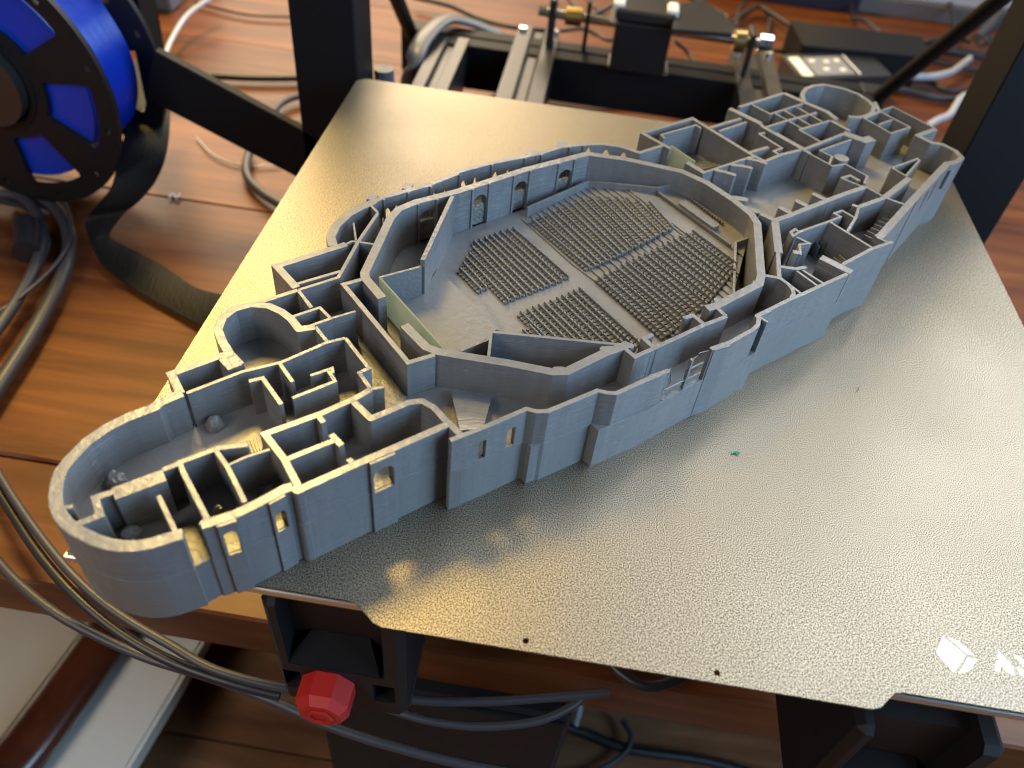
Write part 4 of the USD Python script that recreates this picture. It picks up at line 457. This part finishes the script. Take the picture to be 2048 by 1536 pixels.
# ------------------------------------------------------------------ printer frame
DZ = -110.0
fr = thing('printer_frame', 'black aluminium frame of the 3D printer around and behind the gold plate', '3D printer frame')
def vslot_y(x0, x1, y0, y1, z0, z1):       # extrusion along y with a groove in the top and both sides
    w, h = x1 - x0, z1 - z0; cx = (x0 + x1) / 2
    p = Polygon([(x0, z0), (x1, z0), (x1, z1), (cx + w * 0.17, z1), (cx + w * 0.09, z1 - 4), (cx - w * 0.09, z1 - 4), (cx - w * 0.17, z1), (x0, z1)])
    m = trimesh.creation.extrude_polygon(p, y1 - y0, engine='earcut'); m.apply_transform(trimesh.transformations.rotation_matrix(math.pi / 2, [1, 0, 0])); m.apply_translation([0, y1, 0]); m.apply_scale(MM); return m
obj('bed_rail', vslot_y(62, 94, 8, 530, -82, -50), M['rail'], fr)
obj('bed_rail', vslot_y(229, 261, 8, 546, -82, -50), M['rail'], fr)
obj('base_rail', vslot_y(5, 29, 312, 492, -82, -50.5), M['rail'], fr)
obj('cross_beam', [bx(-12, 332, 484, 498, -86, -52.5, 0.6), bx(-12, 332, 501, 515, -86, -52.5, 0.6), bx(-12, 332, 497, 502, -86, -56)], M['black_alu'], fr)
obj('upright', bx(-38, -3, 308, 340, DZ, 420, 0.8), M['black_alu'], fr)
obj('upright', bx(320, 356, 302, 334, DZ, 420, 0.8), M['black_alu'], fr)
def beam(a, b, w, hgt, ch=0.5):
    a, b = np.array(a, float), np.array(b, float); d = b - a; L = np.linalg.norm(d)
    m = bx(-w / 2, w / 2, -hgt / 2, hgt / 2, 0, L, ch); d /= L
    x = np.cross([0, 0, 1.0], d); x /= np.linalg.norm(x) + 1e-9; y = np.cross(d, x)
    T = np.eye(4); T[:3, 0], T[:3, 1], T[:3, 2], T[:3, 3] = x, y, d, a * MM; m.apply_transform(T); return m
obj('brace', beam((-124, 311, -20), (-20, 311, -66), 6, 32), M['black_alu'], fr)
obj('base_foot', bx(-44, 8, 292, 356, DZ, -86, 1), M['black'], fr); obj('base_foot', bx(312, 362, 292, 350, DZ, -86, 1), M['black'], fr)
for a, b, side in (((334, 503, -62), (362, 383, 95), 1), ((-16, 503, -62), (-20, 383, 60), 0)):
    obj('tie_rod', [cyl(a, b, 5.2, 20), cyl(np.array(a) - (np.array(b) - a) * 0.05, np.array(a) + (np.array(b) - a) * 0.06, 3.0, 14)], M['black_alu'], fr)
    obj('rod_mount', bx(a[0] - 9, a[0] + 9, a[1] - 4, a[1] + 14, -86, -52, 1), M['black'], fr)
obj('strut', beam((30, 430, -84), (64, 482, -84), 6, 8), M['black'], fr)
for x, y in ((66, 520), (90, 522), (233, 536), (257, 538)):
    obj('bolt_head', cyl((x, y, -50), (x, y, -47.5), 3.0, 12), M['bolt'], fr)
obj('strip_panel', slab([(-143, 340, 420), (-121, 340, 420), (-141, 340, -90), (-160, 340, -90)], 0.1) if False else beam((-139, 338, -48), (-113, 338, 420), 20, 8), M['black_alu'], fr)
obj('corner_clip', [bx(-3, 8, 330, 352, -52, -22, 2), cyl((2, 345, -22), (2, 345, -14), 6, 10)], M['ribbon_grey'], fr)

# drive at the back: motor, shaft, pulleys
dr = thing('bed_motor', 'black bed motor on the rear beam with a shiny steel shaft through it', 'stepper motor', (0.154, 0.49, -0.05))
def dobj(n, m, mt): obj(n, local(m, dr), mt, dr)
dobj('motor_case', bx(135, 174, 470, 506, -50, -16, 1.2), M['black'])
dobj('end_cap', bx(133.5, 175.5, 472, 505, -15.9, -8, 1.5), M['rail'])
dobj('bearing_pad', bx(131, 139, 476, 492, -20, -5, 1.5), M['white']); dobj('bearing_pad', bx(168.5, 176.5, 476, 492, -20, -5, 1.5), M['white'])
dobj('shaft', cyl((84, 502, -28), (240, 502, -29), 3.4, 20), M['steel'])
dobj('pulley', cyl((98, 502, -28), (110, 502, -28), 6.5, 20), M['brass']); dobj('pulley', cyl((222, 502, -29), (230, 502, -29), 8, 20), M['brass'])
dobj('mount_plate', slab([(176, 500, -10), (172, 455, -10), (213, 462, -10), (216, 474, -10), (196, 520, -10)], 3.0), M['rail'])
dobj('mount_foot', bx(134, 178, 478, 500, -52.4, -49.8, 0.8), M['alu'])
dobj('bolt_head', cyl((142, 482, -50), (142, 482, -46), 3.6, 12), M['bolt']); dobj('bolt_head', cyl((168, 482, -50), (168, 482, -46), 3.6, 12), M['bolt'])
dobj('bearing_bracket', bx(86, 91, 494, 512, -50, -16, 1), M['rail']); dobj('bearing_bracket', bx(113, 116, 494, 512, -50, -14, 1), M['rail'])
dobj('bearing_bracket', bx(232, 236, 492, 512, -50, -20, 1), M['rail'])
dobj('lock_nut', cyl((78, 502, -27), (84, 502, -27), 4, 8), M['bolt']); dobj('lock_nut', cyl((240, 502, -28), (249, 502, -28), 6, 8), M['bolt'])

# belt tensioners at the front ends of the two bed rails
ten = thing('belt_tensioner', 'black belt tensioner with a red knob under the left notch of the plate', 'belt tensioner', (0.074, 0.0, -0.055))
def tobj(n, m, mt, **k): return obj(n, local(m, ten), mt, ten, **k)
hs = m3.Manifold.batch_boolean([to_man(bx(53.5, 94.5, 0, 44, -72, -8, 2.2)), to_man(bx(58, 88, -5, 30, -45, 5))], m3.OpType.Subtract)
hs = hs - to_man(bx(55, 61, -4, 8, -62, -50)) - to_man(bx(84, 91, -4, 8, -62, -50))
tobj('housing', from_man(hs), M['black'], smooth=25)
tobj('sloped_cover', slab([(57, 0.2, -44.5), (86.5, 0.2, -44.5), (82, 7.5, -35), (64, 7.5, -35)], 0.6), M['black_alu'])
tobj('backing', bx(58, 88, 7.6, 30, -45, -12), M['black'])
kn = tobj('knob', trimesh.convex.convex_hull(np.vstack([[[70 + r * math.cos(a + math.pi / 8), y, -55 + r * math.sin(a + math.pi / 8)] for a in np.linspace(0, 2 * math.pi, 8, endpoint=False)] for r, y in ((6.9, -10.3), (8.9, -7.6), (8.9, 0.5), (7.6, 1.8))]) * MM), M['red'], smooth=False)
km = trimesh.creation.extrude_polygon(Polygon([(4.5 * math.cos(a), 4.5 * math.sin(a)) for a in np.linspace(0, 2 * math.pi, 6, endpoint=False)]).difference(Polygon([(3.4 * math.cos(a), 3.4 * math.sin(a)) for a in np.linspace(0, 2 * math.pi, 6, endpoint=False)])), 0.8, engine='earcut')
km.apply_transform(trimesh.transformations.rotation_matrix(math.pi / 2, [1, 0, 0])); km.apply_translation([70, -10.4, -55]); km.apply_scale(MM)
obj('embossed_ring', local(km, ten), M['red'], kn, smooth=False)
copy_of(ten, 'belt_tensioner', (0.243, -0.003, -0.066), 'black belt tensioner under the right notch of the plate, cut off by the lower edge', 'belt tensioner')

# ------------------------------------------------------------------ filament spool beside the printer
sp = UsdGeom.Xform.Define(stage, numbered('/World/filament_spool'))
k_ = 0.76
sc3 = CP + (np.array([-0.306, 0.405, -0.091]) - CP) * k_
nv = np.array([math.cos(1.46), math.sin(1.46), 0.008]); nv /= np.linalg.norm(nv)
xa = np.cross([0, 0, 1.0], nv); xa /= np.linalg.norm(xa); ya = np.cross(nv, xa)
T = np.eye(4); T[0, :3], T[1, :3], T[2, :3], T[3, :3] = xa, ya, nv, sc3
sp.AddTransformOp().Set(Gf.Matrix4d(*T.ravel().tolist())); sp = sp.GetPrim()
tag(sp, 'black spool wound with bright blue filament standing left of the printer', 'filament spool')
R_, W_ = 100 * k_, 61 * k_
def flange():
    g = Point(0, 0).buffer(R_, 64).difference(Point(0, 0).buffer(35 * k_, 32))
    for i in range(6):
        a0 = math.radians(60 * i + SPA); a1 = a0 + math.radians(36)
        th = np.linspace(a0, a1, 12); ro, ri = 85 * k_, 45 * k_
        s_ = Polygon([(ro * math.cos(t), ro * math.sin(t)) for t in th] + [(ri * math.cos(t), ri * math.sin(t)) for t in th[::-1]]).buffer(-3 * k_).buffer(3 * k_)
        g = g.difference(s_)
    for i in range(12):
        a = math.radians(30 * i + SPA - 8); g = g.difference(affinity.rotate(sbox(-2.2, -1.3, 2.2, 1.3), math.degrees(a) + 90, origin=(0, 0)).buffer(0) if False else affinity.translate(affinity.rotate(sbox(-2.0, -1.3, 2.0, 1.3), math.degrees(a) + 90, origin=(0, 0)), 91 * k_ * math.cos(a), 91 * k_ * math.sin(a)))
    return g
fl = flange()
def flange_mesh(z0): 
    m = extrude(fl, z0, z0 + 3.2); return m
obj('flange', flange_mesh(-1.6), M['black'], sp)
obj('flange', flange_mesh(W_ - 1.6), M['black'], sp)
prof = [(39 * k_, 1.7)] ; nw_ = 22
ro = 79 * k_
zz = np.linspace(1.7, W_ - 1.7, nw_ * 4 + 1)
prof = [(39 * k_, 1.7)] + [(ro - 0.5 + 0.5 * abs(math.sin(i * math.pi / 4)), z) for i, z in enumerate(zz)] + [(39 * k_, W_ - 1.7)]
wm = trimesh.creation.revolve(np.array(prof) * MM, sections=96); wm.fix_normals()
obj('winding', wm, M['blue'], sp, smooth=50)
hubm = trimesh.creation.revolve(np.array([(33, -2.5), (37, -2.5), (37, W_ + 2), (33, W_ + 2), (33, -2.5)]) * [k_, 1] * MM, sections=48); hubm.fix_normals()
obj('hub', hubm, M['black'], sp)
holder = obj('spool_holder', cyl((sc3[0] * 1000 - nv[0] * 8, sc3[1] * 1000 - nv[1] * 8, sc3[2] * 1000), (sc3[0] * 1000 + nv[0] * 55, sc3[1] * 1000 + nv[1] * 55, sc3[2] * 1000), 24, 40, 22), plain('clear_holder', (0.06, 0.058, 0.052), 0.2, 0.5))
tag(holder, 'pale glossy roller in the middle of the blue filament spool', 'spool holder')

# ------------------------------------------------------------------ black braided cable sleeve
def band(Lp, Rp, th=3.0, n=8):
    L, Rr = spline(Lp, n), spline(Rp, n); k = 9; V = []; F = []
    for i in range(len(L)):
        ac = Rr[i] - L[i]; nn = np.cross(ac, (L[min(i + 1, len(L) - 1)] - L[max(i - 1, 0)])); nn /= np.linalg.norm(nn) + 1e-9
        for j in range(k):
            t = j / (k - 1); V.append(L[i] + ac * t + nn * th * 0.5 * (0.35 + math.sin(math.pi * t)) * (1 + 0.25 * math.sin(9 * t)))
        for j in range(k):
            t = j / (k - 1); V.append(L[i] + ac * t - nn * th * 0.5 * (0.35 + math.sin(math.pi * t)))
    for i in range(len(L) - 1):
        a, b = i * 2 * k, (i + 1) * 2 * k
        for j in range(k - 1):
            F += [(a + j, a + j + 1, b + j + 1), (a + j, b + j + 1, b + j), (a + k + j, b + k + j + 1, a + k + j + 1), (a + k + j, b + k + j, b + k + j + 1)]
        F += [(a, b, b + k), (a, b + k, a + k), (a + k - 1, b + 2 * k - 1, b + k - 1), (a + k - 1, a + 2 * k - 1, b + 2 * k - 1)]
    m = trimesh.Trimesh(np.array(V) * MM, F, process=False); m.fix_normals(); return m
s = obj('cable_sleeve', band(SLEEVE_L, SLEEVE_R), M['sleeve'], smooth=60); tag(s, 'flat black braided cable sleeve twisting from the spool to under the plate', 'cable sleeve')

# ------------------------------------------------------------------ desk, floor, things on and under the desk
dk = thing('desk', 'orange brown varnished wooden plank desk under the printer', 'desk')
for i, (y0, y1) in enumerate([(43, 101.6), (102.8, 320.6)] + [(321.4 + 120 * j, 321.4 + 120 * (j + 1) - 0.7) for j in range(9)]):
    m = bx(-1300, 1500, y0, y1, DZ - 28, DZ, 1.2 if i < 2 else 0.3)
    obj('board', m, M['desk'][(0, 1, 0, 2, 1, 0, 1, 2, 0, 1, 0)[i]], dk)
obj('board_bed', bx(-1299, 1499, 44, 1390, DZ - 30, DZ - 28.05), M['desk'][2], dk)
for i in range(16):
    f = obj('floor_board', bx(-1600, 1900, -900 + 110 * i, -900 + 110 * i + 109, -420, -400, 1.0), M['floor'], FL) if i else None
    if i == 0:
        FL = UsdGeom.Xform.Define(stage, '/World/floor').GetPrim(); tag(FL, 'brown wooden board floor below the desk', 'floor', kind='structure')
        obj('floor_board', bx(-1600, 1900, -900, -791, -420, -400, 1.0), M['floor'], FL)
ch = thing('chair', 'dark lacquered wooden chair with pale padded seat pushed under the desk at lower left', 'chair', (-0.14, 0.05, -0.40))
def pad(pts, th, z):
    g = Polygon(pts).buffer(-3).buffer(3); top = extrude(g, z - th, z - 2); t2 = extrude(g.buffer(-2.5), z - 2.2, z); return trimesh.util.concatenate([top, t2])
obj('seat_pad', local(pad([(-430, 300), (-185, 300), (-163, 122), (-176, 40), (-215, -60), (-430, -60)], 26, -338), ch), M['cream'], ch, label='beige seat pad')
obj('seat_pad', local(pad([(-140, 130), (-132, 156), (-80, 153), (-86, 100), (-96, 30), (-106, -60), (-165, -60), (-146, 36)], 14, -340), ch), M['cream_white'], ch, label='pale seat pad')
obj('rail', local(tube([(-132, 190, -330), (-141, 118, -328), (-150, 60, -328), (-160, 20, -328), (-190, -70, -326)], 15.5, 8, 16, 10), ch), M['lacquer'], ch)
for x, y in ((-150, 150), (-390, 200)): obj('leg', local(cyl((x, y, -399.5), (x, y, -366), 14, 16), ch), M['lacquer'], ch)
pc = thing('computer_case', 'matt black computer case standing below the front edge of the desk', 'computer case', (0.1, 0.25, -0.4))
obj('case_body', local(bx(44, 156, 37, 420, -398, -140.5, 2), pc), M['black'], pc); obj('front_panel', local(bx(46, 154, 34, 37.4, -390, -142, 1), pc), M['black'], pc)

ad = thing('power_adapter', 'flat black power adapter with white label strip on the desk behind the round tower', 'power adapter', (0.33, 0.62, -0.11))
ap = [(288, 634), (372, 672), (385, 622), (300, 588)]
a_ = extrude(Polygon(ap).buffer(-4).buffer(4), DZ, DZ + 25); obj('case', local(a_, ad), M['rail'], ad)
def onad(u0, u1, v0, v1):
    P0, P1, P2, P3 = [np.array(q, float) for q in (ap[0], ap[1], ap[2], ap[3])]
    f_ = lambda u, v: tuple((P0 * (1 - u) + P1 * u) * (1 - v) + (P3 * (1 - u) + P2 * u) * v)
    return Polygon([f_(u0, v0), f_(u1, v0), f_(u1, v1), f_(u0, v1)])
obj('label_strip', local(extrude(onad(0.05, 0.17, 0.12, 0.9), DZ + 25.02, DZ + 25.2), ad), M['label_white'], ad, smooth=False)
obj('label_panel', local(extrude(onad(0.2, 0.62, 0.15, 0.88), DZ + 25.02, DZ + 25.1), ad), M['label_grey'], ad, smooth=False)
for u0, v0 in ((0.25, 0.25), (0.33, 0.6), (0.4, 0.3), (0.5, 0.65), (0.52, 0.28)): obj('label_mark', local(extrude(onad(u0, u0 + 0.06, v0, v0 + 0.1), DZ + 25.12, DZ + 25.2), ad), M['label_white'], ad, smooth=False)
obj('label_bar', local(extrude(onad(0.66, 0.68, 0.12, 0.9), DZ + 25.02, DZ + 25.2), ad), M['label_white'], ad, smooth=False)
bb = obj('black_box', extrude(Polygon([(303, 708), (430, 712), (420, 662), (308, 650)]).buffer(-3).buffer(3), DZ, DZ + 30), M['black_alu']); tag(bb, 'long black plastic box lying on the desk behind the power adapter', 'box')
wb = thing('white_cabinet', 'white cabinet base with grey plinth at the far right back of the desk', 'cabinet', (0.6, 0.87, -0.11))
obj('body', local(bx(380, 1100, 852, 1200, -92, 500, 2), wb), M['white'], wb); obj('plinth', local(bx(380, 1100, 850, 1190, DZ, -92.2, 1), wb), M['wall_grey'], wb)
gb = obj('grey_box', bx(-330, -262, 600, 700, DZ, -20, 2), M['ribbon_grey']); tag(gb, 'grey box at the back of the desk behind the blue spool', 'box')
nb = obj('dark_case', bx(220, 400, 840, 848, DZ, -60, 2), M['navy']); tag(nb, 'very dark purple case at the back edge between cables and white cabinet', 'case')
pp = obj('paper_slip', bx(218, 262, -52, -20, -399.8, -399.4), M['white']); tag(pp, 'white paper slip on the floor at the lower right corner', 'paper')

# ------------------------------------------------------------------ cables
for name, mt, r, lab, cat, grp, pts in CABLES:
    c = obj(name, tube(pts, r[0], 8, 9, r[1]), M[mt], smooth=60); tag(c, lab, cat, grp)
adp = thing('cable_plug', 'silver and black cable plug lying on the floor below the plate front', 'plug', (0.19, -0.02, -0.39))
obj('shell', bx(-12, 12, -28, 22, -9, 8, 2), M['black'], adp); obj('metal_band', bx(-10, 14, -10, 0, -8, 10, 1), M['bolt'], adp); obj('pale_clip', bx(-24, -12, -26, -4, -9, 4, 1), M['tube_white'], adp)
